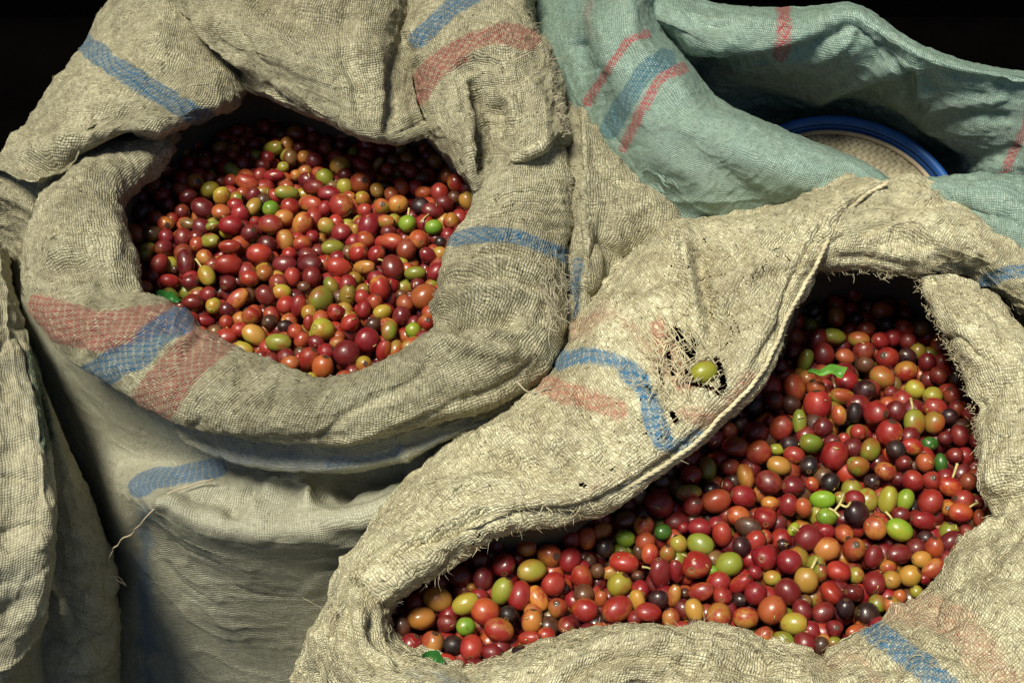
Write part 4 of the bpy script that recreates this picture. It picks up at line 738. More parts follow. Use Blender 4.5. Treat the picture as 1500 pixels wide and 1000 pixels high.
RIGHT = """1163 473 28 30 0 R;1187 477 22 20 0 G;1224 464 30 26 90 R;1224 446 26 24 0 R;1250 427 32 26 80 R;1279 421 28 24 0 A;1322 418 32 26 10 G;1181 436 26 24 0 B;1190 455 26 24 0 P;1253 467 24 22 0 P;1270 450 20 20 0 B;1221 494 36 26 -5 G;1258 497 30 22 -10 O;1290 499 28 24 0 R;1206 519 34 30 -70 D;1238 523 28 22 -20 O;1265 514 30 28 0 D;1161 513 26 24 0 D;1180 528 34 20 75 G;1300 525 34 32 0 R;1327 544 32 30 0 R;1292 553 36 30 -40 O;1141 536 24 24 0 D;1163 568 40 32 -75 O;1195 569 30 28 0 O;1234 580 36 24 -8 G;1266 572 32 30 0 P;1340 570 28 26 -30 Y;1366 580 28 26 0 Y;1345 515 24 22 0 G;1358 530 26 24 0 D;1330 500 24 24 0 D;1300 445 24 22 0 D;1210 415 22 20 0 D;1145 497 20 20 0 D;1305 575 20 18 0 D;1300 475 26 24 0 P;1325 460 24 22 0 D;1350 480 26 22 0 B;1375 550 26 24 0 D;1395 580 26 24 0 D;1390 610 26 22 0 P;
1198 593 42 38 0 R;1171 618 36 20 85 G;1229 608 28 21 -80 O;1135 586 28 26 0 D;1104 595 26 24 0 P;1144 627 36 30 50 O;1127 617 16 18 0 R;1108 633 34 30 0 D;1084 622 24 22 0 B;1046 642 28 26 0 D;1077 655 40 30 -8 R;1111 662 37 34 40 O;1138 658 24 16 0 Y;1163 666 30 24 -15 R;1141 682 34 27 -20 A;1188 649 34 28 -20 G;1205 626 28 26 0 D;1222 667 42 37 80 R;1185 681 28 26 0 P;1054 673 22 20 0 R;1036 686 32 26 90 G;1012 696 30 27 0 R;1070 684 28 24 0 D;1092 697 36 24 -75 A;1126 707 38 32 -20 D;1162 712 34 30 0 D;1189 709 22 20 0 R;1216 706 28 26 0 P;1205 731 36 26 0 L;1089 727 38 31 -10 R;1049 733 42 34 10 O;1008 721 38 22 0 G;1015 741 30 28 0 D;965 738 42 37 -20 R;968 705 26 22 0 B;1128 737 26 20 0 A;1155 739 32 26 90 R;1177 743 30 24 -60 O;1065 712 22 20 0 D;992 678 22 20 0 D;978 692 24 22 0 P;
1252 604 28 22 90 P;1283 605 36 33 -10 R;1313 602 30 26 -60 D;1303 634 38 36 0 R;1339 619 38 28 88 G;1368 619 32 29 70 O;1336 654 31 23 -5 R;1362 650 24 20 0 E;1385 642 22 20 0 D;1257 633 24 22 0 R;1236 645 24 18 90 R;1274 659 33 28 60 G;1257 682 34 28 -20 G;1297 690 30 25 -30 A;1324 678 24 22 0 D;1355 677 27 26 0 O;1378 678 28 18 85 E;1399 667 24 22 0 D;1337 704 31 29 0 R;1364 704 28 27 0 R;1391 712 34 27 -15 R;1418 705 26 26 0 D;1277 705 24 22 0 P;1315 701 22 20 0 D;1301 732 40 28 80 Y;1326 732 32 24 70 L;1363 735 37 33 60 R;1252 731 28 25 0 R;1254 752 36 34 0 P;1230 729 20 18 0 G;1211 757 30 26 -20 L;
1353 762 37 25 -10 R;1389 745 24 22 0 A;1407 751 34 27 0 O;1436 760 29 21 -80 O;1317 776 39 30 -25 L;1282 773 33 30 80 O;1236 781 28 26 -60 O;1200 776 26 24 0 R;1356 788 24 22 0 P;1369 802 32 26 90 O;1394 793 36 30 30 D;1416 777 20 18 0 D;1318 811 40 26 5 D;1251 804 33 32 0 O;1211 804 37 33 20 O;1279 815 34 27 70 D;1301 831 25 22 0 A;1350 819 28 24 0 A;1367 832 36 23 40 O;1333 843 31 30 0 A;1306 849 27 26 0 A;1228 837 35 29 -20 R;1254 842 24 23 0 G;1280 854 33 31 0 D;1201 839 28 22 80 G;1217 868 34 28 -60 R;1251 867 30 24 -10 D;1285 884 26 24 0 G;1306 886 26 24 0 O;1318 873 20 18 0 O;1272 899 34 30 -10 P;1238 890 28 26 0 P;1206 897 34 27 30 D;1342 866 18 18 0 Y;1354 847 18 16 0 R;
1082 756 34 29 -20 R;1096 771 38 27 -20 B;1121 758 33 31 0 R;1025 773 33 28 0 R;1058 782 36 28 -80 R;971 779 26 22 0 E;1001 773 17 16 0 R;994 796 26 24 0 A;1026 797 39 30 -20 G;1020 827 40 39 0 R;1068 826 39 33 20 G;1086 800 28 26 0 P;1120 816 36 35 0 R;1121 786 22 20 0 R;1147 797 18 16 0 P;1156 823 35 34 0 R;1183 787 40 36 0 D;1162 775 22 14 60 L;1181 849 37 32 90 A;1154 866 39 34 -50 D;967 839 46 32 -80 D;990 836 36 20 -80 R;1043 836 18 16 0 L;1131 846 25 22 0 Y;1106 838 22 20 0 R;1084 855 38 22 50 R;1107 869 33 31 0 R;1027 866 37 25 15 O;1058 872 28 26 0 R;1083 878 22 20 0 P;1017 893 33 26 -70 A;987 872 34 20 80 A;965 877 28 26 0 P;983 904 27 25 0 O;1053 901 37 34 0 R;1131 893 42 37 40 O;1092 904 36 29 0 R;1163 913 38 31 0 A;1201 899 30 26 30 D;1180 880 20 18 0 B;1003 868 14 14 0 B;1208 778 28 24 0 R;
891 738 30 26 0 G;920 739 24 22 0 D;752 772 40 28 0 D;787 777 28 22 0 B;820 771 28 24 0 D;857 763 28 18 0 O;917 761 30 24 0 B;943 770 31 29 0 A;945 793 28 27 0 O;916 788 28 24 0 L;882 777 31 24 20 O;860 788 32 27 80 A;886 801 28 24 90 P;837 789 28 26 0 D;727 794 34 24 90 D;772 802 29 25 0 O;738 827 35 33 90 R;805 813 36 33 10 O;835 820 36 30 60 R;853 831 22 20 0 R;779 836 42 32 10 A;758 817 20 18 0 D;810 855 35 31 40 R;736 865 40 30 70 G;761 872 42 32 80 R;788 876 38 26 -60 A;853 845 36 28 -60 O;875 836 22 20 0 B;914 824 42 31 -10 R;936 809 24 16 -70 B;900 838 38 22 10 O;907 856 36 34 60 Y;934 843 18 16 0 B;952 811 30 24 80 O;938 863 28 26 0 R;855 870 30 28 0 B;880 876 26 20 80 O;934 879 32 22 -80 A;857 893 38 33 0 R;904 892 46 36 20 R;950 897 38 28 0 R;817 890 30 28 0 O;781 897 28 26 0 A;745 899 26 24 0 P;722 892 22 20 0 A;826 861 16 14 0 P;978 811 26 22 90 O;864 822 22 20 0 B;
707 848 34 28 -80 D;641 877 42 33 -15 A;682 884 40 30 25 Y;711 896 41 37 -30 O;617 905 40 33 0 A;655 912 29 24 0 D;682 917 26 26 0 L;731 922 42 33 -10 R;749 906 26 24 0 P;779 910 36 30 85 A;589 919 32 24 80 B;569 939 35 26 -75 L;601 946 37 33 60 R;634 942 35 31 80 O;664 944 28 26 0 P;691 948 37 34 80 R;652 967 34 20 0 R;720 955 30 24 0 D;776 934 34 20 10 R;673 843 36 30 0 D;690 860 14 12 0 A;641 854 26 22 0 D;576 893 24 22 0 D;702 821 30 28 0 D;
1034 927 28 18 0 A;1066 931 32 28 0 D;1017 915 26 18 0 B;1116 934 38 25 55 O;1147 938 32 24 -20 G;1141 955 34 20 0 D;1178 943 34 32 0 D;1202 946 28 24 80 B;1168 967 18 16 0 G;1091 949 20 16 0 R;1222 920 26 24 0 D;1254 924 32 20 10 R;1222 941 22 18 0 G;1206 937 20 18 0 O;1000 920 26 20 0 R;960 930 26 20 0 R;930 905 24 22 0 D;880 922 28 20 0 O;830 915 26 24 0 D;800 930 26 22 0 R;1430 735 22 20 0 D;1445 770 22 20 0 D"""
# skin colours (first, flush)
def C(*a): return a
SKIN = {'R': [((.26, .016, .013), (.38, .085, .02)), ((.20, .010, .011), (.30, .03, .014)), ((.28, .022, .014), (.36, .15, .025)), ((.23, .012, .015), (.17, .008, .012)), ((.30, .03, .018), (.24, .012, .012))],
        'D': [((.11, .008, .009), (.17, .018, .012)), ((.14, .010, .010), (.22, .04, .014)), ((.085, .006, .007), (.14, .014, .009)), ((.15, .011, .012), (.11, .008, .010))],
        'O': [((.34, .062, .018), (.25, .020, .013)), ((.36, .09, .022), (.27, .16, .022)), ((.29, .045, .016), (.38, .15, .03)), ((.32, .07, .02), (.22, .018, .014))],
        'A': [((.42, .18, .032), (.34, .07, .02)), ((.40, .20, .034), (.30, .24, .03)), ((.44, .17, .03), (.28, .035, .016))],
        'Y': [((.34, .26, .028), (.36, .12, .02)), ((.30, .27, .03), (.32, .16, .022))],
        'G': [((.18, .20, .020), (.25, .10, .016)), ((.16, .19, .020), (.27, .16, .02)), ((.23, .22, .025), (.26, .05, .016))],
        'L': [((.17, .29, .018), (.27, .30, .022)), ((.12, .24, .016), (.20, .26, .020))],
        'E': [((.025, .09, .012), (.04, .12, .012))],
        'B': [((.10, .038, .016), (.16, .085, .024)), ((.06, .022, .012), (.12, .045, .018))],
        'P': [((.020, .006, .008), (.045, .010, .010)), ((.015, .008, .008), (.030, .010, .008))]}
WORD = {'R': 'red', 'D': 'dark maroon', 'O': 'orange-red', 'A': 'amber', 'Y': 'yellow', 'G': 'yellow-green', 'L': 'lime green', 'E': 'dark green', 'B': 'brown', 'P': 'blackish'}

def heap_h(side, px, py):
    if side == 'l':
        return -5.3+.35*np.sin(px*.021+1)*np.cos(py*.019)-np.maximum(0, (300-py))*.014
    return -5.0+.4*np.sin(px*.016)*np.cos(py*.017+1)-np.maximum(0, (600-py))*.013+np.clip((py-850)*.004, 0, .5)

fruits = []           # dict: P, r (half width), L (half length), axis, col, side, px, w, top
grid = {}
CELL = .02
def gk(P): return (int(P[0]//CELL), int(P[1]//CELL), int(P[2]//CELL))
def overlap(P, r, lim):
    k = gk(P)
    for a in (-1, 0, 1):
        for b in (-1, 0, 1):
            for c in (-1, 0, 1):
                for f in grid.get((k[0]+a, k[1]+b, k[2]+c), ()):
                    Q = f['P']; d = math.sqrt((P[0]-Q[0])**2+(P[1]-Q[1])**2+(P[2]-Q[2])**2)
                    if d < (r+f['rm'])*lim: return True
    return False
RX = np.array([1, 0, 0.]); UPC = np.array([0, _sp, _cp]); FW = np.array([0, _cp, -_sp])
rnd = random.Random(5)
def put(side, px, py, w, h, ang, c, listed, lim=.86, maxd=2.6, h0=0.0):
    hh = float(heap_h(side, px, py))+h0
    P0 = W(px, py, hh); cv = np.array([0, 0, ZC]); ray = P0-cv; dist = np.linalg.norm(ray); ray /= dist
    depth = P0[1]*_cp-(P0[2]-ZC)*_sp; mpp = depth/FPX
    a, b = max(w, h)/2*mpp, min(w, h)/2*mpp
    if h > w and ang == 0: ang = 90
    k_ = (1.01 if side == 'l' else 1.06) if listed else 1.06; a *= k_; b *= k_
    rm = (a*b*b)**(1/3)
    small = listed and w*h < 560
    d = .35 if small else 0.0
    while d < maxd:
        P = P0+ray*(d/100)/abs(ray[2])*1.0
        if not overlap(P, rm, lim): break
        d += .12
    else:
        return None
    t = rnd.uniform(-.5, .5)
    if a/b < 1.1 and listed and rnd.random() < .5: t = rnd.choice([-1, 1])*rnd.uniform(.9, 1.35)
    an = R(ang+rnd.uniform(-6, 6)) if ang or a/b > 1.12 else rnd.uniform(0, math.pi)
    axis = (RX*math.cos(an)+UPC*math.sin(an))*math.cos(t)-FW*math.sin(t)
    L = a if abs(t) < .6 else max(a, b*1.12)
    sk = rnd.choice(SKIN[c]); j = rnd.uniform(.86, 1.14)
    jit = lambda q: tuple(min(1, x*.93*j*rnd.uniform(.93, 1.07)) for x in q)
    f = dict(P=P, rm=rm, r=b, L=L, ax=axis, c=c, c1=jit(sk[0]), c2=jit(sk[1]), side=side, px=px, py=py, w=w, h=h, listed=listed, d=d)
    fruits.append(f); grid.setdefault(gk(P), []).append(f)
    return f
def parse(t):
    return [(float(a), float(b), float(w), float(h), float(g), c) for a, b, w, h, g, c in (q.split() for q in t.replace("\n", "").split(";") if q.strip())]
for side, txt in (('l', LEFT), ('r', RIGHT)):
    L_ = parse(txt); L_.sort(key=lambda q: -q[2]*q[3])
    for q in L_: put(side, *q, True, lim=.70)
# loose fill round and below the listed ones
def inside(poly, x, y):
    n = len(poly); r = False; j = n-1
    for i in range(n):
        xi, yi = poly[i]; xj, yj = poly[j]
        if (yi > y) != (yj > y) and x < (xj-xi)*(y-yi)/(yj-yi)+xi: r = not r
        j = i
    return r
PL = [(195, 300), (215, 240), (250, 190), (300, 150), (360, 120), (470, 160), (560, 170), (650, 190), (700, 260), (720, 330), (690, 400), (680, 470), (655, 520), (600, 560), (500, 595), (420, 575), (340, 540), (270, 500), (210, 470), (180, 400)]
PR = [(530, 870), (600, 810), (690, 725), (800, 695), (870, 670), (965, 610), (1020, 560), (1070, 510), (1115, 440), (1165, 375), (1250, 365), (1330, 380), (1390, 440), (1430, 540), (1450, 640), (1460, 720), (1470, 770), (1440, 810), (1370, 880), (1300, 920), (1250, 955), (1190, 995), (1100, 975), (1040, 950), (935, 945), (860, 955), (770, 985), (700, 1000), (600, 995), (550, 960), (535, 910)]
MIX = {'l': 'RRRRRRDDDDDDOOOOBGAY', 'r': 'RRRRRRDDDDDDDOOOBGPB'}
for side, poly, s0, n in (('l', PL, 24, 6200), ('r', PR, 29, 7800)):
    xs = [p[0] for p in poly]; ys = [p[1] for p in poly]
    for i in range(n):
        px, py = rnd.uniform(min(xs), max(xs)), rnd.uniform(min(ys), max(ys))
        if not inside(poly, px, py): continue
        sz = s0*rnd.uniform(.82, 1.12)*(1+.0004*(py-(400 if side == 'l' else 700)))
        put(side, px, py, sz*rnd.uniform(1.02, 1.25), sz, rnd.uniform(0, 180), rnd.choice(MIX[side]), False, lim=.80, maxd=3.4, h0=-.12)

def fruit_mesh(name, seg=20, ring=14, k=0, stalk=False):
    """a coffee cherry: plump oval, a shallow flat navel with a ring at one end and a stalk scar at the other; unit size"""
    V = []; F = []
    rr = random.Random(k*13+3)
    ph = [i/(ring) for i in range(ring+1)]
    zs = []
    for i in range(1, ring):
        t = math.pi*i/ring; zs.append((math.cos(t), math.sin(t)))
    zs = [(1.0, .085), (1.012, .15), (.985, .235)]+zs[1:-1]+[(-.985, .17), (-.955, .07)]
    zs.sort(key=lambda q: -q[0]) if False else None
    e = [rr.uniform(-.06, .06) for _ in range(6)]
    for z, r in zs:
        r = r**.88
        for j in range(seg):
            p = 2*math.pi*j/seg
            q = 1+e[0]*math.cos(2*p+e[3]*60)+e[1]*math.cos(3*p+z)+e[2]*z*math.cos(p)
            r2 = r*(1+.03*(1-z*z)) 
            V.append((r2*q*math.cos(p), r2*q*math.sin(p)*(1-.06*abs(e[4])*10*.5), z))
    n = len(zs); V.append((0, 0, .975)); V.append((0, 0, -.93))
    for i in range(n-1):
        for j in range(seg):
            m_ = (j+1) % seg; F.append((i*seg+j, (i+1)*seg+j, (i+1)*seg+m_, i*seg+m_))
    for j in range(seg):
        m_ = (j+1) % seg; F.append((n*seg, j, m_)); F.append((n*seg+1, (n-1)*seg+m_, (n-1)*seg+j))
    return np.array(V), F
def mesh_of(V, F, name):
    me = bpy.data.meshes.new(name); me.from_pydata(V.tolist(), [], F); me.polygons.foreach_set("use_smooth", [True]*len(F))
    a = me.attributes.new("unit", 'FLOAT_VECTOR', 'POINT'); a.data.foreach_set("vector", V.astype(np.float32).ravel()); me.update(); return me
VAR = [mesh_of(*fruit_mesh("", k=k), "coffee_cherry") for k in range(6)]
for me in VAR: me.materials.append(M_cherry)
LOW = [fruit_mesh("", 14, 9, k=k) for k in range(3)]

# how large each one shows in the photograph
MOUTH = {'l': [(205, 290), (250, 200), (300, 165), (360, 130), (470, 183), (560, 210), (640, 195), (692, 285), (672, 335), (650, 380), (642, 460), (628, 505), (560, 545), (490, 570), (420, 547), (350, 515), (290, 475), (218, 447), (204, 398), (190, 345)],
         'r': [(560, 884), (640, 832), (735, 778), (830, 755), (900, 730), (1000, 664), (1060, 606), (1115, 550), (1152, 470), (1196, 396), (1345, 406), (1366, 465), (1410, 545), (1430, 628), (1438, 690), (1466, 755), (1430, 790), (1364, 862), (1303, 904), (1250, 940), (1182, 985), (1100, 953), (1040, 932), (935, 925), (860, 935), (770, 962), (700, 983), (618, 980), (562, 946)]}
for f in fruits:
    x, y = PX(f['P']); f['vx'], f['vy'] = float(x), float(y)
    f['show'] = f['w']*f['h']*(1 if f['listed'] else .35)*(1-.22*f['d']) if inside(MOUTH[f['side']], f['vx'], f['vy']) else 0
order = sorted([f for f in fruits if f['listed'] and f['show'] > 0], key=lambda f: -f['show'])[:300]
single = set(id(f) for f in order)
# labels: look, sack, and the neighbours that set it apart
def size_word(f):
    s = math.sqrt(f['w']*f['h']); m_ = 27 if f['side'] == 'l' else 31
    return 'large' if s > m_*1.12 else ('small' if s < m_*.86 else 'mid-sized')
def shape_word(f):
    q = max(f['w'], f['h'])/min(f['w'], f['h']); return 'long oval' if q > 1.38 else ('oval' if q > 1.14 else 'round')
def direction(f, g):       # where f stands from g
    dx, dy = f['vx']-g['vx'], f['vy']-g['vy']
    a = math.degrees(math.atan2(-dy, dx)) % 360
    return ['right of', 'up right of', 'above', 'up left of', 'left of', 'down left of', 'below', 'down right of'][int((a+22.5)//45) % 8]
listed = [f for f in fruits if f['listed'] and f['show'] > 0]
SN = {'l': 'upper left sack', 'r': 'right sack'}
LAND = {'l': [("near front rim", (440, 540)), ("at the pile's middle", (430, 400)), ("by left rim", (230, 400)), ("by right rim", (640, 400)), ("in shade at back", (440, 220)), ("by striped rim", (300, 480))],
        'r': [("near front rim", (950, 910)), ("at the pile's middle", (1100, 780)), ("in shade at back", (1270, 470)), ("by right flap", (1390, 650)), ("by the flap hem", (900, 760)), ("in the left corner", (620, 900)), ("by lit lower right edge", (1330, 840)), ("at the front notch", (1190, 930)), ("upper middle", (1220, 640))]}
used = {}
def near(f): return sorted((g for g in listed if g is not f and g['side'] == f['side']), key=lambda g: (g['vx']-f['vx'])**2+(g['vy']-f['vy'])**2)[:7]
for f in order:
    nb = near(f); zone = min(LAND[f['side']], key=lambda z: (z[1][0]-f['vx'])**2+(z[1][1]-f['vy'])**2)[0]
    cnt = lambda g: sum(1 for q in listed if q['side'] == g['side'] and q['c'] == g['c'])
    rk = {id(g): k_ for k_, g in enumerate(nb)}; nb2 = sorted(nb[:5], key=lambda g: cnt(g)+6*rk[id(g)])
    zs = zone.split(' ')
    cand = [f"{size_word(f)} {shape_word(f)} {WORD[f['c']]} cherry {direction(f, g)} {WORD[g['c']]} one, {SN[f['side']]}, {zone}" for g in nb2]
    cand += [f"{shape_word(f)} {WORD[f['c']]} cherry, {direction(f, g)} {size_word(g)} {shape_word(g)} {WORD[g['c']]} one, {SN[f['side']]}, {zone}" for g in nb2]
    cand += [f"{WORD[f['c']]} cherry {direction(f, g)} {WORD[g['c']]}, {direction(f, h)} {WORD[h['c']]}, {SN[f['side']]}, {zone}" for g in nb2 for h in nb2 if g is not h]
    cand += [f"{size_word(f)} {WORD[f['c']]} cherry {direction(f, g)} {WORD[g['c']]} one, {SN[f['side']]}" for g in nb2]
    cand = [c_ for c_ in cand if len(c_.split()) <= 16]
    lab = next((c_ for c_ in cand if c_ not in used), cand[0]); used[lab] = used.get(lab, 0)+1; f['label'] = lab
def frame(f):
    z = Vector(f['ax']).normalized(); q = z.to_track_quat('Z', 'Y')
    return q @ Quaternion((0, 0, 1), f.setdefault('spin', rnd.uniform(0, 6.283)))
proto = None
for i, f in enumerate(order):
    if proto is None:
        o = bpy.data.objects.new("coffee_cherry", VAR[0]); proto = o
    else:
        o = proto.copy(); o.data = VAR[i % 6]
    COL.objects.link(o)
    o.location = f['P']; o.rotation_mode = 'QUATERNION'; o.rotation_quaternion = frame(f); o.scale = (f['r'], f['r']*rnd.uniform(.93, 1.0), f['L'])
    o.color = (*f['c1'], 1); o["blush"] = f['c2']
    tag(o, f['label'], "coffee cherry", "coffee cherries heaped in the two sacks"); f['obj'] = o
# everything beyond the 300 that show largest
rest = [f for f in fruits if id(f) not in single]
VV = []; FF = []; U_ = []; C1 = []; C2 = []; RD = []; n0 = 0
for i, f in enumerate(rest):
    V, F = LOW[i % 3]; M = np.array(frame(f).to_matrix()); V2 = (V*np.array([f['r'], f['r'], f['L']])) @ M.T+f['P']
    VV.append(V2); FF += [tuple(x+n0 for x in q) for q in F]; n0 += len(V)
    U_.append(V); C1.append(np.tile([*f['c1'], 1], (len(V), 1))); C2.append(np.tile([*f['c2'], 1], (len(V), 1))); RD.append(np.full(len(V), rnd.random()))
me = bpy.data.meshes.new("coffee_cherries"); me.from_pydata(np.concatenate(VV).tolist(), [], FF); me.polygons.foreach_set("use_smooth", [True]*len(FF))
a = me.attributes.new("unit", 'FLOAT_VECTOR', 'POINT'); a.data.foreach_set("vector", np.concatenate(U_).astype(np.float32).ravel())
for nm, q in (("skin", C1), ("flush", C2)):
    a = me.attributes.new(nm, 'FLOAT_COLOR', 'POINT'); a.data.foreach_set("color", np.concatenate(q).astype(np.float32).ravel())
a = me.attributes.new("rnd", 'FLOAT', 'POINT'); a.data.foreach_set("value", np.concatenate(RD).astype(np.float32))
o = link("coffee_cherries", me, M_cherries)
tag(o, "mixed red, maroon and green coffee cherries filling both sacks beneath and between the larger ones", "coffee cherries", None, "stuff")
print("fruits", len(fruits), "single", len(order), "rest", len(rest), "dup labels", sum(v-1 for v in used.values() if v > 1))
# ------------------------------------------------------------------ the cherry lying in the tear, stalks, leaves
def child_mesh(mb, name, mat, par):
    me = mb.mesh(name); o = bpy.data.objects.new(name, me); COL.objects.link(o); me.materials.append(mat)
    o.parent = par; o.matrix_parent_inverse = par_inv(par); return o
def par_inv(p):
    return (Matrix.Translation(p.location) @ (p.rotation_quaternion.to_matrix() if p.rotation_mode == 'QUATERNION' else p.rotation_euler.to_matrix()).to_4x4() @ Matrix.Diagonal((*p.scale, 1))).inverted()
o = bpy.data.objects.new("coffee_cherry", VAR[2]); COL.objects.link(o)
o.location = W(1031, 545, 3.15); o.rotation_mode = 'QUATERNION'; o.rotation_quaternion = Vector((.95, .28, .1)).to_track_quat('Z', 'Y')
o.scale = (.0070, .0068, .0090); o.color = (.24, .24, .02, 1); o["blush"] = (.20, .07, .014)
tag(o, "lone olive yellow cherry lying in the torn hollow of the pale folded flap", "coffee cherry", "coffee cherries heaped in the two sacks")
LONE = o
# stalks on fruits: (fruit pixel, tip pixel, thickness mm)
for fx, fy, tx, ty, r in ((1339, 619, 1334, 584, .8), (1391, 712, 1402, 680, .8), (1407, 751, 1432, 736, .7), (1181, 849, 1196, 818, .9), (907, 856, 905, 838, .5), (1183, 787, 1160, 772, .6),
                          (575, 392, 555, 380, .6), (597, 328, 599, 306, .7), (303, 404, 287, 380, .7), (1317, 776, 1298, 750, .7), (569, 939, 560, 908, .7), (967, 839, 942, 830, .6), (635, 333, 617, 325, .6), (413, 428, 404, 416, .6), (1022, 826, 1000, 812, .5)):
    f = min(order, key=lambda q: (q['px']-fx)**2+(q['py']-fy)**2)
    P = np.array(f['P']); cv = np.array([0, 0, ZC]); h = (P[2]-Z0)*100+.55
    T = W(tx, ty, h); Dn = T-P; L = np.linalg.norm(Dn); u = Dn/L
    a_ = P+u*f['r']*.75; b_ = T
    mid = (a_+b_)/2+np.array([0, 0, .0012]); mb = MB()
    tube(mb, catmull([a_, mid, b_], 7), r*.001, 6, -.25)
    tube(mb, [b_-u*.0004, b_+u*.0006], r*.0014, 6)
    child_mesh(mb, "stalk", M_stem, f['obj'])
mb = MB()   # twig cluster between the two bright green fruits
for q in ([(1236, 722, -3.0), (1230, 738, -2.9), (1222, 748, -3.0)], [(1230, 738, -2.9), (1240, 742, -2.8), (1246, 735, -2.9)], [(1222, 748, -3.0), (1230, 756, -3.0)], [(1222, 748, -3), (1214, 744, -3.1)]):
    q = np.array(q, float); tube(mb, catmull(W(q[:, 0], q[:, 1], q[:, 2]), 8), .0009, 6, .1)
o = link("twig", mb.mesh("twig"), M_stem); tag(o, "tiny forked yellow green twig between two lime green cherries in the right sack", "twig")
def leaf(name, pix, h, mat, label, curl=.004):
    n = 15; A = np.array(pix, float)          # centre line with half width: x, y, half width px
    Cn = catmull(W(A[:, 0], A[:, 1], h), n); hw = np.interp(np.linspace(0, 1, n), np.linspace(0, 1, len(A)), A[:, 2])/FPX*.9
    T = np.gradient(Cn, axis=0); T /= np.linalg.norm(T, axis=1)[:, None]; S_ = np.cross(T, UPC*0+np.array([0, -.45, .89])); S_ /= np.linalg.norm(S_, axis=1)[:, None]
    V = []; F = []; m_ = 7
    for k in range(2):
        for i in range(n):
            for j in range(m_):
                u = j/(m_-1)*2-1
                V.append(Cn[i]+S_[i]*u*hw[i]+np.array([0, 0, 1])*(curl*abs(u)**1.5*.6+.0012*math.sin(i*.9)-(.0006*k if 0 < j < m_-1 else 0)))
    for k in range(2):
        for i in range(n-1):
            for j in range(m_-1):
                a_ = k*n*m_+i*m_+j; q = (a_, a_+1, a_+m_+1, a_+m_); F.append(q if k == 0 else q[::-1])
    mb = MB(); mb.add(V, F); o = link(name, mb.mesh(name), mat); return tag(o, label, "leaf")
leaf("leaf", [(1183, 546, 2), (1198, 548, 4), (1212, 545, 6), (1226, 545, 8), (1236, 549, 10)], -3.5, M_leaf, "bright green torn leaf lying near the shaded back of the right sack's cherries")
leaf("leaf", [(228, 432, 1), (236, 434, 7), (248, 438, 9), (258, 441, 6), (266, 442, 1)], -3.6, M_leafd, "small dark green leaf by the left rim of the upper left sack's cherries")
leaf("leaf", [(618, 972, 3), (630, 966, 10), (642, 968, 9), (650, 972, 3)], -3.2, M_leafd, "dark green leaf tip poking out at the near left rim of the right sack")

mb = MB(); dr = random.Random(21)   # crumbs of stalk and husk lying on the fruit
vis = [f for f in fruits if f['show'] > 0 and f['d'] < 1.2]
for i in range(230):
    f = dr.choice(vis); ray = np.array([0, 0, ZC])-f['P']; ray /= np.linalg.norm(ray)
    s_ = RX*dr.gauss(0, .6)+UPC*dr.gauss(0, .6)+ray; s_ /= np.linalg.norm(s_); p = f['P']+s_*f['rm']*1.02
    t_ = np.cross(s_, [dr.gauss(0, 1), dr.gauss(0, 1), dr.gauss(0, 1)]); t_ /= np.linalg.norm(t_); L = dr.uniform(.001, .0045)
    tube(mb, [p-t_*L*.5, p+s_*.0003, p+t_*L*.5+s_*.0004*dr.random()], dr.uniform(.0002, .0006), 4, .4)
o = link("stalk_crumbs", mb.mesh("stalk_crumbs"), M_stem); tag(o, "tiny bits of stalk and husk scattered over the coffee cherries in both sacks", "plant debris", None, "stuff")
# ------------------------------------------------------------------ frayed edges and loose fibres
FR = random.Random(11)
def fray(mb, pix, n, length, r, out=(0, 1), spread=.8, up=.3, jit=.0015):
    """short fibres sticking out of an edge; out = photograph direction"""
    A = np.array(pix, float); Cn = catmull(W(A[:, 0], A[:, 1], A[:, 2]), 200); T = np.gradient(Cn, axis=0); T /= np.linalg.norm(T, axis=1)[:, None]
    od = RX*out[0]-UPC*out[1]*1.0; 
    cl = [FR.randrange(200) for _ in range(14)]
    for i in range(int(n*.62)):
        k = int(min(199, max(0, FR.gauss(FR.choice(cl), 9) if FR.random() < .5 else FR.randrange(200)))); p = Cn[k]+np.array([FR.gauss(0, jit) for _ in range(3)])
        d_ = od+T[k]*FR.gauss(0, spread)+np.array([FR.gauss(0, .3), FR.gauss(0, .3), up+FR.gauss(0, .4)]); d_ /= np.linalg.norm(d_)
        L = length*(FR.uniform(.15, .8) if FR.random() < .96 else FR.uniform(.9, 1.6)); c_ = np.array([FR.gauss(0, .6) for _ in range(3)])*L
        tube(mb, [p-d_*L*.4, p+d_*L*.25+c_*.15, p+d_*L*.6+c_*.6, p+d_*L*.75+c_*1.3], r*FR.uniform(.6, 1.3), 3, .6)
def fuzz(mb, idx, n, length, r, lift=.0006):
    """fibres lying on the cloth surface"""
    for i in range(n):
        S, N = SHEETS[FR.choice(idx)]; a_, b_ = FR.randrange(3, S.shape[0]-3), FR.randrange(3, S.shape[1]-3)
        p = S[a_, b_]; nn = N[a_, b_]; t = S[a_, b_+2]-S[a_, b_-2]; w_ = S[a_+2, b_]-S[a_-2, b_]; t = t/(np.linalg.norm(t)+1e-9); w_ = w_/(np.linalg.norm(w_)+1e-9)
        q = FR.choice([0, math.pi/2])+FR.gauss(0, .5); d_ = t*math.cos(q)+w_*math.sin(q); L = length*FR.uniform(.4, 1.4)
        bend = np.cross(nn, d_)*FR.gauss(0, .5)*L
        tube(mb, [p-d_*L*.5-nn*.0002, p-d_*L*.2+nn*lift*FR.uniform(.5, 2)+bend*.3, p+d_*L*.2+nn*lift*FR.uniform(.3, 2)+bend*.4, p+d_*L*.5+bend*.1+nn*lift*FR.uniform(-.5, 2)], r*FR.uniform(.6, 1.4), 3, .2)
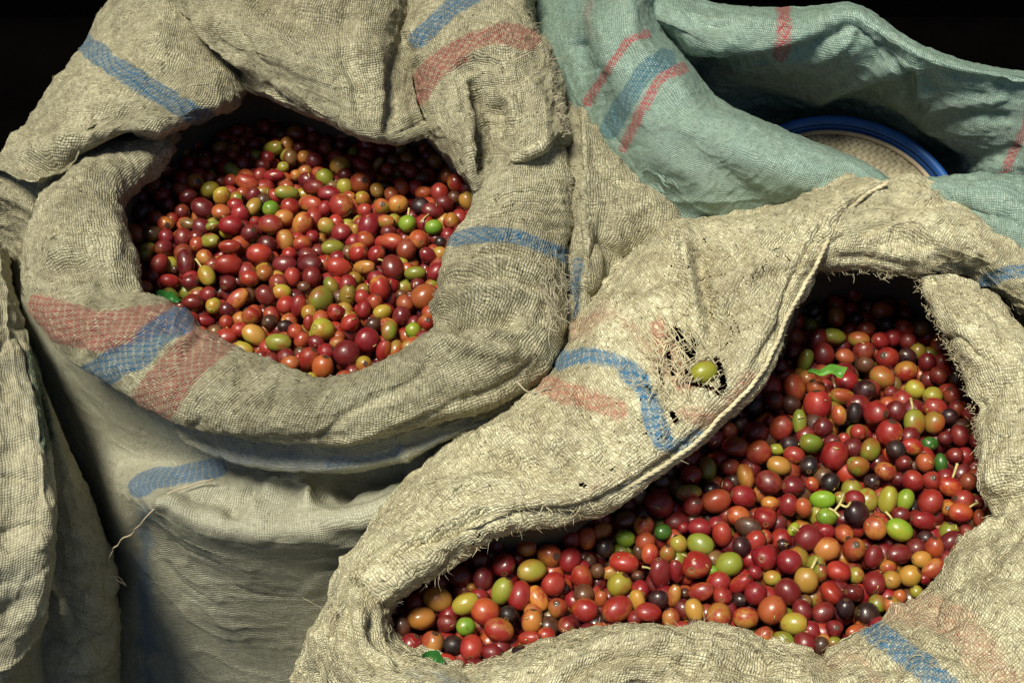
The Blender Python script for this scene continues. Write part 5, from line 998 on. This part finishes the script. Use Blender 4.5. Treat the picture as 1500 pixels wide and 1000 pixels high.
EDGE_R = [(p[0], p[1], p[2]) for p in hem]
mb = MB()
fray(mb, EDGE_R[:5], 420, .0055, .00024, (.1, .8)); fray(mb, EDGE_R[4:], 260, .0035, .00022, (.5, .6))
fray(mb, [(552, 905, -1.6), (562, 946, -1.6), (618, 980, -1.6), (700, 984, -1.6), (770, 962, -1.2), (860, 934, -1), (935, 924, -.8), (990, 926, -.8), (1040, 931, -1), (1100, 952, -1.2), (1180, 985, -1.8)], 620, .006, .00026, (.0, -.7))
fray(mb, [(342+1000, 407, 1), (1366, 465, .8), (1410, 545, .3), (1430, 628, -.2), (1438, 690, -.8)], 520, .0036, .0003, (-.8, .1), .5)
fray(mb, [(1195, 398, 1.2), (1275, 401, 1.4), (1345, 407, 1.2)], 120, .004, .00022, (0, .8))
fray(mb, [(500, 872, -.6), (490, 890, -1), (486, 940, -2), (495, 985, -3)], 130, .006, .0003, (-.8, 0))
fray(mb, [(540, 838, -.4), (530, 835, -.6), (515, 850, -1)], 40, .006, .0004, (-.6, -.6))
fray(mb, [(740, 752, 1), (765, 750, 1), (860, 738, 1), (872, 735, 1)], 60, .008, .0003, (0, .8))
# loosened strands round the tear
for i in range(170):
    x, y = FR.gauss(1000, 26), FR.gauss(522, 28); a_ = FR.choice([math.radians(60), math.radians(-35)])+FR.gauss(0, .25); L = FR.uniform(14, 42)
    pts = [(x+math.cos(a_)*L*t+FR.gauss(0, 1.6), y+math.sin(a_)*L*t+FR.gauss(0, 1.6), 3.05+.35*math.sin(math.pi*(t+.5))+FR.gauss(0, .06)) for t in (-.5, -.2, .2, .5)]
    p = np.array(pts); tube(mb, catmull(W(p[:, 0], p[:, 1], p[:, 2]), 8), FR.uniform(.0002, .00042), 4, .2)
fuzz(mb, [i for i, s_ in enumerate(SHEETS) if i in RS_SHEETS], 3800, .0075, .00017)
o = child_mesh(mb, "loose_fibres", M_fibre, RS); tag(o, kind="stuff")
mb = MB()   # rope-like hem of the flap
p = np.array([(1300, 268, 4.9), (1262, 290, 4.7), (1226, 330, 4.2), (1196, 388, 3.6), (1152, 468, 3.0), (1114, 549, 2.5), (1060, 605, 2.0), (1000, 663, 1.5), (940, 702, 1.1), (880, 733, .7)], float)
P = catmull(W(p[:, 0], p[:, 1], p[:, 2]), 260); P = P+.0011*np.stack([vnoise(P*70+i*9, 31+i) for i in range(3)], -1)
for k in range(3):
    th_ = np.arange(260)*.55+k*2.09; T = np.gradient(P, axis=0); T /= np.linalg.norm(T, axis=1)[:, None]; A_ = np.cross(T, [0, 0, 1.]); A_ /= np.linalg.norm(A_, axis=1)[:, None]; B_ = np.cross(T, A_)
    tube(mb, P+.0007*(np.cos(th_)[:, None]*A_+np.sin(th_)[:, None]*B_), .0008, 6)
child_mesh(mb, "hem_cord", M_fibre, RS)
mb = MB()
fray(mb, [(738, -5, 5), (770, 28, 4), (798, 80, 3.4), (817, 150, 2.6), (828, 195, 2)], 620, .0075, .00036, (.7, -.3), .5)
fray(mb, [(836, 250, 0), (840, 330, 0), (838, 400, 0), (826, 470, 0)], 200, .007, .00026, (.7, 0))
fray(mb, [(640, 440, 0), (650, 420, 0), (665, 408, 0)], 60, .005, .0003, (-.7, 0))
for i in range(60):
    x, y = FR.gauss(805, 14), FR.gauss(425, 28); a_ = FR.gauss(1.3, .5); L = FR.uniform(12, 34)
    pts = [(x+math.cos(a_)*L*t+FR.gauss(0, 2), y+math.sin(a_)*L*t+FR.gauss(0, 2), .6+.5*math.sin(math.pi*(t+.5))) for t in (-.5, -.2, .2, .5)]
    p = np.array(pts); tube(mb, catmull(W(p[:, 0], p[:, 1], p[:, 2]), 8), FR.uniform(.0002, .0004), 4, .2)
fuzz(mb, [i for i in range(len(SHEETS)) if i in LS_SHEETS], 3000, .006, .00015)
strand(mb, [(755, 560, .6), (770, 572, .4), (785, 575, .2), (806, 564, .6)], .0006, .001, n=14)
o = child_mesh(mb, "loose_fibres", M_fibre_d, LS); tag(o, kind="stuff")
mb = MB(); fuzz(mb, G_SHEETS, 500, .006, .00012)
for i in range(16):
    x, y = 970+FR.gauss(0, 5), 262+FR.gauss(0, 10); p = np.array([(x-8, y-6, .2), (x, y+FR.gauss(0, 3), .5), (x+9, y+8+FR.gauss(0, 3), .1)]); tube(mb, catmull(W(p[:, 0], p[:, 1], p[:, 2]), 6), .0004, 4)
o = child_mesh(mb, "loose_fibres", M_green, GS); tag(o, kind="stuff")
